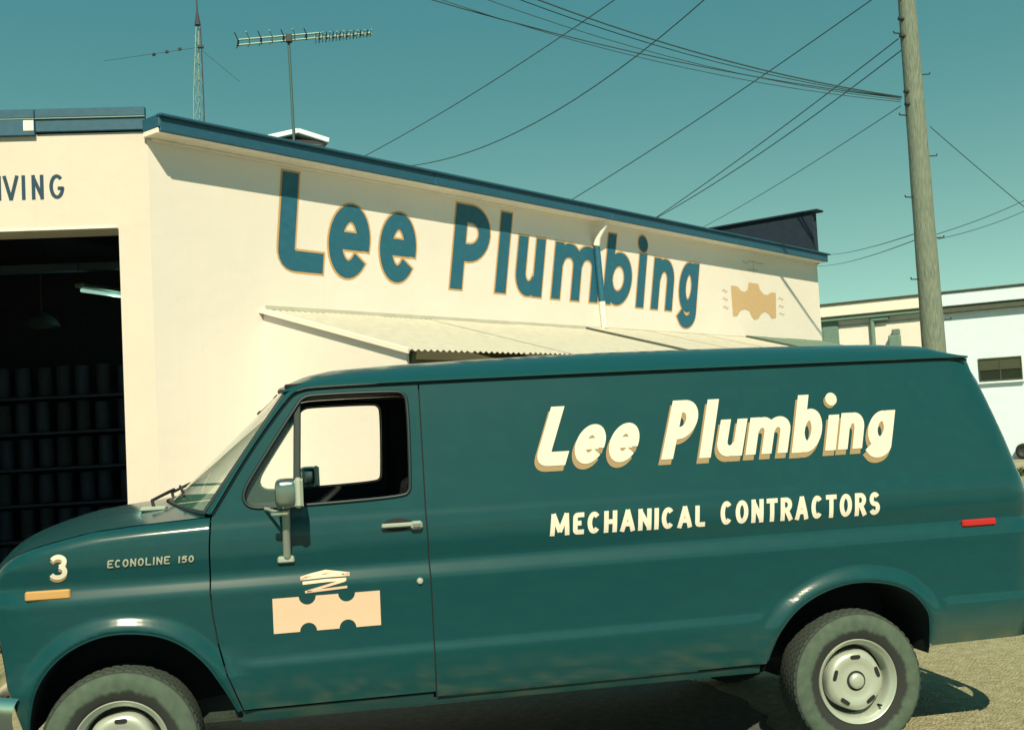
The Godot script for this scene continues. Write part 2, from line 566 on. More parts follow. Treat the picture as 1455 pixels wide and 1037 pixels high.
func _ready() -> void:
	# ------------------------------------------------------------ camera, sky, sun, exposure
	var cam := Camera3D.new()
	cam.name = "camera"
	add_child(cam)
	cam.transform = Transform3D(Basis(Vector3(0.98154667, -0.05353184, 0.18357691), Vector3(0.04181461, 0.99686849, 0.06711743), Vector3(-0.18659495, -0.0582027, 0.98071136)).orthonormalized(), Vector3(0.83781, 1.69127, 6.20395))
	cam.fov = 35.92
	cam.near = 0.05
	cam.far = 4000.0
	cam.current = true
	var we := WorldEnvironment.new()
	we.name = "world_environment"
	var env := Environment.new()
	env.background_mode = Environment.BG_SKY
	var sm := ProceduralSkyMaterial.new()
	sm.sky_top_color = Color(0.215, 0.458, 0.494)
	sm.sky_horizon_color = Color(0.739, 0.935, 0.825)
	sm.sky_curve = 0.0857
	sm.ground_horizon_color = Color(0.5, 0.5, 0.4)
	sm.ground_bottom_color = Color(0.4, 0.36, 0.26)
	sm.sun_angle_max = 1.0
	var sky := Sky.new()
	sky.sky_material = sm
	env.sky = sky
	env.tonemap_mode = Environment.TONE_MAPPER_LINEAR
	env.tonemap_exposure = 1.3
	env.sdfgi_enabled = true
	env.ssao_enabled = true
	env.ssil_enabled = true
	we.environment = env
	add_child(we)
	var sun := DirectionalLight3D.new()
	sun.name = "sun"
	sun.light_color = Color(1.0, 0.95, 0.80)
	sun.light_energy = 1.5
	sun.light_angular_distance = 0.5
	sun.shadow_enabled = true
	add_child(sun)
	sun.look_at_from_position(Vector3.ZERO, Vector3(0.12, -1.0, -1.08), Vector3.UP)
	materials()
	build_ground()
	build_shop()
	build_canopy()
	build_interior()
	build_roof_things()
	build_far()
	build_pole_and_wires()
	build_van()

# ---------------------------------------------------------------- ground
func ground_y(x: float, z: float) -> float:
	return 0.03 * smoothstep(1.6, 0.2, x) * smoothstep(-2.5, -0.5, z)

func build_ground() -> void:
	var mb := MB.new()
	var xs := [-600.0, -200.0, -60.0, -20.0] + span(-8, 8, 0.5) + [12.0, 20.0, 40.0, 100.0, 250.0, 600.0]
	var zs := [-600.0, -200.0, -80.0, -40.0, -20.0] + span(-8, 8, 0.5) + [20.0, 60.0, 200.0, 600.0]
	mb.grid(func(u, w): return Vector3(u, ground_y(u, w), w), xs.size() - 1, zs.size() - 1, Vector3(0, -1000, 0), xs, zs)
	var g := part("ground", mb, M.ground, self)
	g.set_meta("kind", "structure")
	mb = MB.new()
	mb.flat(Vector3(-400, 0.012, 3.6), Vector3(400, 0.012, 3.6), Vector3(400, 0.012, 14.0), Vector3(-400, 0.012, 14.0), Vector3.UP)
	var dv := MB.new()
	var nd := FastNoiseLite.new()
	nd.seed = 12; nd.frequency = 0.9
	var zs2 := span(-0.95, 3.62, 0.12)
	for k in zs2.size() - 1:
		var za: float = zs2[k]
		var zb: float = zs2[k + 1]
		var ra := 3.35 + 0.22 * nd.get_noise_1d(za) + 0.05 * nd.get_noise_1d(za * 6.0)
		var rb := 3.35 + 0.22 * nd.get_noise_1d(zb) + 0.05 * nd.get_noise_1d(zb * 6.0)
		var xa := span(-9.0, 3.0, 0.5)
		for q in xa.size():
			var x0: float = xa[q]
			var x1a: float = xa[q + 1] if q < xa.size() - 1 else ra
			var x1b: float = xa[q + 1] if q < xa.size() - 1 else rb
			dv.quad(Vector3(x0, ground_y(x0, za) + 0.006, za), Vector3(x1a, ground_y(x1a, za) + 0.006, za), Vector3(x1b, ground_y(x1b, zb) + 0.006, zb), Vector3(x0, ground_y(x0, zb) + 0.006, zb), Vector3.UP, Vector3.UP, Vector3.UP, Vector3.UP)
	var dw := part("shade_toned_driveway", dv, surf_mat(lin(0.05, 0.06, 0.055), lin(0.10, 0.115, 0.1), Vector3(0.6, 0.6, 0.6), 0.04, 67, 0.92, 0.8, 3.0), self)
	dw.set_meta("kind", "structure")  # grey asphalt, coloured darker to deepen the shade under the van
	var added_road := part("added_road", mb, surf_mat(lin(0.035, 0.04, 0.04), lin(0.065, 0.07, 0.07), Vector3(0.5, 0.5, 0.5), 0.04, 66, 0.9, 0.8, 3.0), self)
	added_road.set_meta("kind", "structure")  # unseen dark strip, added to darken reflections in the van's lower side
	# loose stones
	var rng := RandomNumberGenerator.new()
	rng.seed = 5
	var st_mb := MB.new()
	var prof := [Vector2(0.0, 0.5), Vector2(0.35, 0.42), Vector2(0.6, 0.1), Vector2(0.55, -0.2), Vector2(0.0, -0.3)]
	var rad := func(k, a, r): return r * (1.0 + 0.25 * sin(a * 2.0 + k) + 0.15 * cos(a * 3.0 + 2.0 * k))
	st_mb.lathe(Vector3.ZERO, Basis(Vector3(1, 0, 0), Vector3(0, 0, -1), Vector3(0, 1, 0)), prof, 7, rad)
	var mm := MultiMesh.new()
	mm.transform_format = MultiMesh.TRANSFORM_3D
	mm.mesh = st_mb.mesh()
	mm.instance_count = 5200
	for k in mm.instance_count:
		var x := rng.randf_range(2.5, 9.0)
		var z := rng.randf_range(-7.0, 3.0)
		var s := 0.004 + 0.012 * pow(rng.randf(), 3.0)
		if k % 3 == 0:
			x = rng.randf_range(-4.0, 3.0)
		mm.set_instance_transform(k, Transform3D(Basis(Vector3.UP, rng.randf() * TAU).scaled(Vector3(s, s * rng.randf_range(0.5, 0.9), s * rng.randf_range(0.7, 1.2))), Vector3(x, ground_y(x, z), z)))
	var o := MultiMeshInstance3D.new()
	o.name = "gravel"
	o.multimesh = mm
	o.material_override = surf_mat(lin(0.25, 0.2, 0.12), lin(0.45, 0.38, 0.24), Vector3(3, 3, 3), 0.05, 65, 0.95)
	add_child(o)
	tag(o, "loose tan gravel scattered over the dirt lot", "gravel")
	o.set_meta("kind", "stuff")

# ---------------------------------------------------------------- the shop
func wall_box(mb: MB, a: Vector3, b: Vector3, inw: Vector3, thick: float, y0: float, y1: float) -> void:
	# a wall from a to b (ground points at its outer face), thickness towards inw
	var e := Vector3(0, y0, 0)
	var h := Vector3(0, y1, 0)
	var i := inw * thick
	mb.flat(a + e, b + e, b + h, a + h, -inw)
	mb.flat(a + i + e, b + i + e, b + i + h, a + i + h, inw)
	mb.flat(a + e, a + i + e, a + i + h, a + h, a - b)
	mb.flat(b + e, b + i + e, b + i + h, b + h, b - a)
	mb.flat(a + h, b + h, b + i + h, a + i + h, Vector3.UP)
	mb.flat(a + e, b + e, b + i + e, a + i + e, Vector3.DOWN)

const S_END := 13.72
const DOOR_R := 0.05
const DOOR_L := -3.9
const DOOR_H := 3.61
const WING := 0.3158

func build_shop() -> void:
	var shop := thing("shop_building", "cream painted plumbing shop with blue roof edge, big lettered side wall and open dark bay", "building", cw)
	var base := -cw
	# everything is built in world coordinates, so parts are moved back by the shop's own place
	var add := func(called: String, mb: MB, m: Material, parent: Node = null) -> MeshInstance3D:
		var o := part(called, mb, m, shop if parent == null else parent)
		o.position = base if parent == null else Vector3.ZERO
		return o
	# side wall
	var mb := MB.new()
	wall_box(mb, side(0.0, 0), side(S_END, 0), -sn, 0.2, 0.0, 4.40)
	add.call("side_wall", mb, M.cream)
	# front wall: pier, wing, lintel, left of the door
	mb = MB.new()
	wall_box(mb, front(DOOR_R, 0), front(WING, 0), -fn, 0.33, 0.0, 4.45)
	wall_box(mb, front(DOOR_L, 0), front(DOOR_R, 0), -fn, 0.33, DOOR_H, 4.45)
	wall_box(mb, front(-9.0, 0), front(DOOR_L, 0), -fn, 0.33, 0.0, 4.45)
	add.call("front_wall", mb, M.cream_front_dimmed)
	# white bead on the lintel's edge
	mb = MB.new()
	mb.box(front((DOOR_L + DOOR_R) * 0.5, DOOR_H + 0.012, 0.006), Vector3(DOOR_R - DOOR_L - 0.02, 0.02, 0.014), 0.003, Basis(ft, Vector3.UP, fn))
	add.call("lintel_bead", mb, M.cream_trim)
	# end and back walls
	mb = MB.new()
	wall_box(mb, side(S_END, 0, -0.2), side(S_END, 0, -0.2) - sn * 7.5, -st, 0.2, 0.0, 4.40)
	var bk := side(S_END, 0, -0.2) - sn * 7.5 - st * 0.2
	var fl := front(-9.0, 0, -0.33)
	var bl := front(-9.0, 0, -9.5)
	wall_box(mb, bk, bl, (bl - bk).cross(Vector3.UP).normalized() * -1.0, 0.2, 0.0, 4.40)
	wall_box(mb, bl, fl, (fl - bl).cross(Vector3.UP).normalized() * -1.0, 0.2, 0.0, 4.40)
	add.call("back_wall", mb, M.cream)
	# roof slab: outline of the eaves
	var ev := [side(S_END + 0.12, 0, -7.6), bl, fl, front(-9.0, 0, 0.0), cw, side(-0.03, 0, 0.215), side(S_END - 0.1, 0, 0.215)]
	mb = MB.new()
	for k in range(1, ev.size() - 1):
		for y in [4.425, 4.50]:
			mb.tri(ev[0] + Vector3(0, y, 0), ev[k] + Vector3(0, y, 0), ev[k + 1] + Vector3(0, y, 0), Vector3.UP if y > 4.45 else Vector3.DOWN, Vector3.UP if y > 4.45 else Vector3.DOWN, Vector3.UP if y > 4.45 else Vector3.DOWN)
	add.call("roof", mb, M.roof)
	# soffit on the side
	mb = MB.new()
	mb.box(side(6.78, 4.406, 0.112), Vector3(13.62, 0.022, 0.224), 0.003, Basis(st, Vector3.UP, sn))
	add.call("soffit", mb, M.cream_trim)
	mb = MB.new()
	mb.box(side(6.88, 4.384, 0.012), Vector3(13.7, 0.02, 0.022), 0.003, Basis(st, Vector3.UP, sn))
	add.call("soffit_trim", mb, M.cream_trim)
	# fascia boards: side (four lengths), a drip edge, front upper and lower band
	var s0 := -0.035
	for k in 4:
		mb = MB.new()
		var s1 := s0 + 3.415
		mb.box(side((s0 + s1) * 0.5, 4.460 + 0.002 * (k % 2), 0.24 + 0.002 * (k % 2)), Vector3(s1 - s0 - 0.004, 0.125, 0.028), 0.004, Basis(st, Vector3.UP, sn))
		add.call("fascia_board", mb, M.blue)
		s0 = s1
	mb = MB.new()
	mb.box(side(6.82, 4.535, 0.255), Vector3(13.75, 0.024, 0.07), 0.006, Basis(st, Vector3.UP, sn))
	add.call("roof_edge", mb, M.blue)
	for seg in [[-9.0, -4.4], [-4.4, -0.61], [-0.61, 0.315]]:
		mb = MB.new()
		mb.box(front((seg[0] + seg[1]) * 0.5, 4.618, 0.026), Vector3(seg[1] - seg[0] - 0.003, 0.08, 0.05), 0.006, Basis(ft, Vector3.UP, fn))
		add.call("front_roof_edge", mb, M.blue)
		mb = MB.new()
		var low: bool = seg[1] < 0.0
		mb.box(front((seg[0] + seg[1]) * 0.5, 4.516 if not low else 4.501, 0.018 if not low else 0.024), Vector3(seg[1] - seg[0] - 0.003, 0.108 if not low else 0.138, 0.036 if not low else 0.048), 0.004, Basis(ft, Vector3.UP, fn))
		add.call("front_fascia", mb, M.blue)
		mb = MB.new()
		mb.box(front((seg[0] + seg[1]) * 0.5, 4.574, 0.027), Vector3(seg[1] - seg[0] - 0.006, 0.008, 0.05), 0.001, Basis(ft, Vector3.UP, fn))
		add.call("flashing_strip", mb, M.alu)
	mb = MB.new()
	mb.box(front(-0.66, 4.515, 0.0505), Vector3(0.085, 0.09, 0.004), 0.001, Basis(ft, Vector3.UP, fn))
	add.call("bare_patch", mb, M.cream_trim)
	mb = MB.new()
	mb.box(side(-0.035, 4.408, 0.118), Vector3(0.022, 0.05, 0.222), 0.006, Basis(st, Vector3.UP, sn))
	add.call("eave_return", mb, M.cream_trim)
	mb = MB.new()
	mb.box(side(-0.033, 4.49, 0.128), Vector3(0.028, 0.11, 0.25), 0.006, Basis(st, Vector3.UP, sn))
	add.call("corner_cap", mb, M.blue)
	# downspout: outlet, elbow, pipe, painted over where it crosses the sign
	mb = MB.new()
	mb.tube([side(6.76, 4.40, 0.16), side(6.74, 4.34, 0.155), side(6.70, 4.26, 0.12), side(6.68, 4.18, 0.075), side(6.68, 4.07, 0.05)], 0.045, 10)
	add.call("downspout_elbow", mb, M.cream_trim)
	mb = MB.new()
	mb.tube([side(6.68, 4.08, 0.05), side(6.73, 3.33, 0.05)], 0.043, 10)
	add.call("downspout", mb, M.sign_blue)
	mb = MB.new()
	mb.tube([side(6.73, 3.335, 0.05), side(6.76, 2.98, 0.05)], 0.042, 10)
	add.call("downspout_foot", mb, M.cream_trim)
	# side sign
	var sign := node("wall_sign", shop, base)
	sign.set_meta("label", "blue painted shop name with thin tan outline")
	var put := func(p: Vector2, lift: float) -> Vector3: return side(p.x, p.y, lift)
	var W := [["L", 1.360, 3.350, 0.572, 0.972, 0.126, 0.200], ["e", 1.976, 3.330, 0.559, 0.767, 0.155, 0.178], ["e", 2.690, 3.335, 0.541, 0.757, 0.14, 0.178],
		["P", 3.802, 3.325, 0.617, 0.990, 0.20, 0.200], ["l", 4.585, 3.329, 0.200, 0.980, 0.216, 0.195], ["u", 4.942, 3.320, 0.530, 0.738, 0.228, 0.182],
		["m", 5.676, 3.320, 1.006, 0.734, 0.235, 0.180], ["b", 6.800, 3.312, 0.650, 0.970, 0.265, 0.186], ["i", 7.610, 3.308, 0.19, 0.760, 0.25, 0.188],
		["n", 7.994, 3.304, 0.565, 0.745, 0.265, 0.184], ["g", 8.718, 3.300, 0.530, 0.757, 0.27, 0.184]]
	for w in W:
		var a := MB.new()
		letter(a, w[0], Vector2(w[1], w[2]), w[3], w[4], w[5], w[6], 0.022, put, 0.002, sn)
		if w[0] == "i":
			disc(a, Vector2(7.900, 4.215), Vector2(0.135, 0.135), put, 0.0038, sn)
		var o := part("letter_outline", a, M.sign_tan, sign)
		a = MB.new()
		letter(a, w[0], Vector2(w[1], w[2]), w[3], w[4], w[5], w[6], 0.0, put, 0.005, sn)
		if w[0] == "i":
			disc(a, Vector2(7.900, 4.215), Vector2(0.115, 0.115), put, 0.0068, sn)
		part("letter", a, M.sign_blue, sign)
	# tan fitting emblem with scribbled lines above and at its sides
	mb = MB.new()
	var lg := smooth_poly(V([10.404, 3.786, 10.545, 3.796, 10.640, 3.787, 10.730, 3.730, 10.859, 3.719, 10.964, 3.760, 11.014, 3.880, 11.351, 3.881, 11.393, 3.787, 11.535, 3.716, 11.675, 3.718, 11.788, 3.764, 11.968, 3.775, 11.926, 3.346, 11.759, 3.326,
		11.664, 3.399, 11.528, 3.432, 11.384, 3.386, 11.269, 3.301, 11.130, 3.280, 11.056, 3.324, 10.982, 3.415, 10.821, 3.442, 10.652, 3.399, 10.564, 3.317, 10.415, 3.305]), 0)
	if Geometry2D.is_polygon_clockwise(lg):
		lg.reverse()
	var ix := Geometry2D.triangulate_polygon(lg)
	for k in range(0, ix.size(), 3):
		mb.tri(side(lg[ix[k]].x, lg[ix[k]].y, 0.004), side(lg[ix[k + 1]].x, lg[ix[k + 1]].y, 0.004), side(lg[ix[k + 2]].x, lg[ix[k + 2]].y, 0.004), sn, sn, sn)
	add.call("painted_emblem", mb, M.logo_tan)
	mb = MB.new()
	var lines := [P2([10.86, 4.225, 10.957, 4.19, 11.08, 4.235, 11.232, 4.24, 11.40, 4.225, 11.54, 4.235, 11.608, 4.223]), P2([11.01, 4.095, 11.384, 4.108]), P2([11.237, 4.273, 11.22, 4.04])]
	for q in 3:
		lines.append(P2([10.11, 3.69 - q * 0.13, 10.17, 3.715 - q * 0.13, 10.22, 3.68 - q * 0.13, 10.28, 3.70 - q * 0.13]))
		lines.append(P2([12.05, 3.68 - q * 0.13, 12.12, 3.70 - q * 0.13, 12.18, 3.665 - q * 0.13, 12.25, 3.69 - q * 0.13]))
	var fl_m := mat(lin(0.58, 0.49, 0.38), 0.9)
	for l in lines:
		mb = MB.new()
		ribbon(mb, l, 0.02, put, 0.004 + 0.0004 * (lines.find(l) % 4), sn)
		add.call("emblem_flourish", mb, fl_m)
	# RECEIVING over the bay
	var fs := node("bay_sign", shop, base)
	fs.set_meta("label", "thin dark blue capitals over the bay door")
	var fput := func(p: Vector2, lift: float) -> Vector3: return front(p.x, p.y, lift)
	var F := [["G", -0.516, 0.125], ["N", -0.663, 0.1], ["I", -0.745, 0.03], ["V", -0.90, 0.13], ["I", -0.945, 0.03], ["E", -1.08, 0.095], ["C", -1.22, 0.115], ["E", -1.34, 0.095], ["R", -1.47, 0.105]]
	for q in F:
		var a := MB.new()
		letter(a, q[0], Vector2(q[1], 3.884), q[2], 0.213, 0.0, 0.030, 0.0, fput, 0.003, fn, Vector2.ZERO, 0.02)
		part("letter", a, mat(lin(0.012, 0.05, 0.09), 0.8), fs)
	# dark parapet wall at the far end of the roof
	mb = MB.new()
	var pa := side(S_END - 0.02, 0, -0.02)
	wall_box(mb, pa, pa - sn * 7.0, st, 0.18, 4.42, 5.36)
	add.call("rear_parapet", mb, M.tar)
	mb = MB.new()
	mb.box(pa - sn * 3.45 + st * 0.09 + Vector3(0, 5.375, 0), Vector3(0.28, 0.04, 7.15), 0.01, Basis(st, Vector3.UP, sn))
	add.call("parapet_coping", mb, M.tar)

func build_canopy() -> void:
	var can := thing("lean_to_canopy", "low corrugated metal lean-to canopy along the lettered side wall behind the van", "canopy", side(1.15, 0))
	var base := -side(1.15, 0)
	var slope := 0.285
	var edges := [1.15]
	for k in 7: edges.append(1.15 + (k + 1) * 0.75)
	for k in 6: edges.append(6.40 + (k + 1) * 0.7325)
	for k in 4: edges.append(10.795 + (k + 1) * 0.71)
	for k in edges.size() - 1:
		var a: float = edges[k]
		var b: float = edges[k + 1] + 0.05
		var raise := 0.0 if a < 6.3 else (0.025 if a < 10.7 else 0.05)
		var run := 1.925 + 0.025 * sin(k * 2.3)
		var mb := MB.new()
		var jig := 0.004 * (k % 2)
		mb.grid(func(u, w):
			var s := lerpf(a, b, u)
			return side(s, 2.952 + raise + jig - slope * run * w + 0.009 * sin(TAU * s / 0.077), 0.005 + run * w), int((b - a) / 0.0096), 6, side((a + b) * 0.5, -5.0, 1.0))
		var o := part("corrugated_sheet", mb, M.canopy if a < 10.7 else M.canopy_dark, can)
		o.position = base
	for q in [[1.15, 0.0], [6.40, 0.025], [10.795, 0.045]]:
		var mb := MB.new()
		var c := side(q[0] - 0.012, 2.945 + q[1] - slope * 0.965, 0.967)
		mb.box(c, Vector3(0.024, 0.05 if q[0] < 2.0 else 0.03, 2.0), 0.004, Basis(st, Vector3.UP, sn) * Basis(Vector3(1, 0, 0), atan(slope)))
		var o := part("trim_and_lap_shade", mb, M.cream_trim if q[0] < 2.0 else M.gutter, can)
		o.position = base  # first is cream trim; the dark ones draw in the lap shadows
	for k in 9:
		var mb := MB.new()
		var s := 1.27 + k * 1.5
		mb.box(side(s, 2.87 - slope * 0.95, 0.96), Vector3(0.05, 0.1, 1.865), 0.004, Basis(st, Vector3.UP, sn) * Basis(Vector3(1, 0, 0), atan(slope)))
		var o := part("rafter", mb, M.timber, can)
		o.position = base
	var mb2 := MB.new()
	mb2.box(side(7.35, 2.27, 1.76), Vector3(12.2, 0.14, 0.06), 0.006, Basis(st, Vector3.UP, sn))
	part("front_beam", mb2, M.timber, can).position = base
	for k in 5:
		var mb := MB.new()
		mb.box(side(1.30 + k * 3.0, 1.10, 1.76), Vector3(0.09, 2.2, 0.09), 0.006, Basis(st, Vector3.UP, sn))
		part("post", mb, M.timber, can).position = base
	var ep := MB.new()
	for q in [0.0, 0.03]:
		ep.flat(side(1.175 + q, 0, 0.0), side(1.175 + q, 0, 1.86), side(1.175 + q, 2.925 - slope * 1.86, 1.86), side(1.175 + q, 2.925, 0.0), -st if q == 0.0 else st)
	ep.flat(side(1.175, 0, 1.86), side(1.205, 0, 1.86), side(1.205, 2.925 - slope * 1.86, 1.86), side(1.175, 2.925 - slope * 1.86, 1.86), sn)
	part("end_panel", ep, M.cream, can).position = base
	# wall flashing
	var mf := MB.new()
	mf.box(side(7.4, 2.975, 0.008), Vector3(12.4, 0.04, 0.014), 0.002, Basis(st, Vector3.UP, sn))
	part("flashing", mf, M.canopy, can).position = base

func build_interior() -> void:
	var b := Basis(ft, Vector3.UP, fn)
	# floor, ceiling and inner partitions of the bay belong to the shop
	var shop := get_node("shop_building")
	var mb := MB.new()
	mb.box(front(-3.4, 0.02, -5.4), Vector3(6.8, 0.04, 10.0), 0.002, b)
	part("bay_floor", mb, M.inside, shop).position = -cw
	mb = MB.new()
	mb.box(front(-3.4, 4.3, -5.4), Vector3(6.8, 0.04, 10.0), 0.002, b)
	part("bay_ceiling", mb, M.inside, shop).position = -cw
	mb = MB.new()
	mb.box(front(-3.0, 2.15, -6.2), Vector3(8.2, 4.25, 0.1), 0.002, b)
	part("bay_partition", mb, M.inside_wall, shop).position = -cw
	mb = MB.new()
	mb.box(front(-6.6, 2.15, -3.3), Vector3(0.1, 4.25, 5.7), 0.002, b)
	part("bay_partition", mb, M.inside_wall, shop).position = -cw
	mb = MB.new()
	mb.box(front(-2.4, 3.92, -3.95), Vector3(7.6, 0.09, 0.16), 0.004, b)
	part("bay_beam", mb, mat(lin(0.06, 0.1, 0.14), 0.9), shop).position = -cw
	# rack of narrow bins along the back
	var rack := thing("storage_rack", "tall dark storage rack of narrow upright bins at the back of the open bay", "rack", front(-2.5, 0, -5.6))
	var base := -rack.position
	var rng := RandomNumberGenerator.new()
	rng.seed = 21
	var bin2 := surf_mat(lin(0.02, 0.028, 0.04), lin(0.04, 0.055, 0.07), Vector3(1.5, 1.5, 1.5), 0.03, 26, 0.8)
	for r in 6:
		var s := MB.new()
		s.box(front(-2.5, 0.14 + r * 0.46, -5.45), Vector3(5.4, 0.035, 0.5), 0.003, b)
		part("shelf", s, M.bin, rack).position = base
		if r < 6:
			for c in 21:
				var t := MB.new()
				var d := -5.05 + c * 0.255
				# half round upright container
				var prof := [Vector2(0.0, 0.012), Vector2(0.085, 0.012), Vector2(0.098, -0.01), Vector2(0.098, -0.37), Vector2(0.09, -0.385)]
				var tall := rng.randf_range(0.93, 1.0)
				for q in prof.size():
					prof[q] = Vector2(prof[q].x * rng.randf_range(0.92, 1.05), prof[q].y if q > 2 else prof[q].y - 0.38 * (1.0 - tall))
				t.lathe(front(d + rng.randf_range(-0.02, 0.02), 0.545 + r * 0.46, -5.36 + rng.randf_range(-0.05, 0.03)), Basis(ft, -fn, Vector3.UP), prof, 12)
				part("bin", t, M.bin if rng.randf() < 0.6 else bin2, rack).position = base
	# fluorescent fitting
	var f := thing("fluorescent_lamp", "pale fluorescent tube fitting hanging inside the dark bay", "lamp", front(-1.28, 3.6, -3.6))
	var p0 := front(-1.28, 3.60, -3.6)
	var p1 := front(-0.72, 3.60, -4.75)
	var dir := (p1 - p0).normalized()
	var fb := Basis(dir.cross(Vector3.UP).normalized(), Vector3.UP, -dir)
	mb = MB.new()
	mb.box((p0 + p1) * 0.5 + Vector3(0, 0.055, 0), Vector3(0.13, 0.05, p0.distance_to(p1)), 0.01, fb)
	part("housing", mb, M.alu, f).position = -f.position
	mb = MB.new()
	mb.tube([p0 + dir * 0.05, p1 - dir * 0.02], 0.022, 12)
	var tb := part("lamp_tube", mb, M.tube, f)
	tb.position = -f.position
	for q in [p0, p1]:
		mb = MB.new()
		mb.tube([q + Vector3(0, 0.07, 0), q + Vector3(0, 0.68, 0)], 0.006, 6)
		part("hanger", mb, M.dark_steel, f).position = -f.position
	var l := OmniLight3D.new()
	l.name = "lamp_light"
	l.position = (p0 + p1) * 0.5 - f.position - Vector3(0, 0.08, 0)
	l.light_energy = 0.05
	l.light_color = Color(0.75, 1.0, 0.9)
	l.light_size = 0.03
	l.omni_range = 14.0
	l.omni_attenuation = 2.0
	l.shadow_enabled = true
	f.add_child(l)
	# dome pendant
	var pd := thing("pendant_lamp", "unlit dome lamp shade hanging in the dark bay left of the fluorescent tube", "lamp", front(-1.83, 3.3, -4.0))
	mb = MB.new()
	mb.lathe(Vector3.ZERO, Basis(ft, -fn, Vector3.UP), [Vector2(0.03, 0.1), Vector2(0.1, 0.07), Vector2(0.18, 0.0), Vector2(0.215, -0.07)], 28)
	part("lamp_shade", mb, mat(lin(0.03, 0.055, 0.065), 0.6), pd)
	mb = MB.new()
	mb.tube([Vector3(0, 0.09, 0), Vector3(0, 0.98, 0)], 0.008, 6)
	part("cord", mb, M.dark_steel, pd)

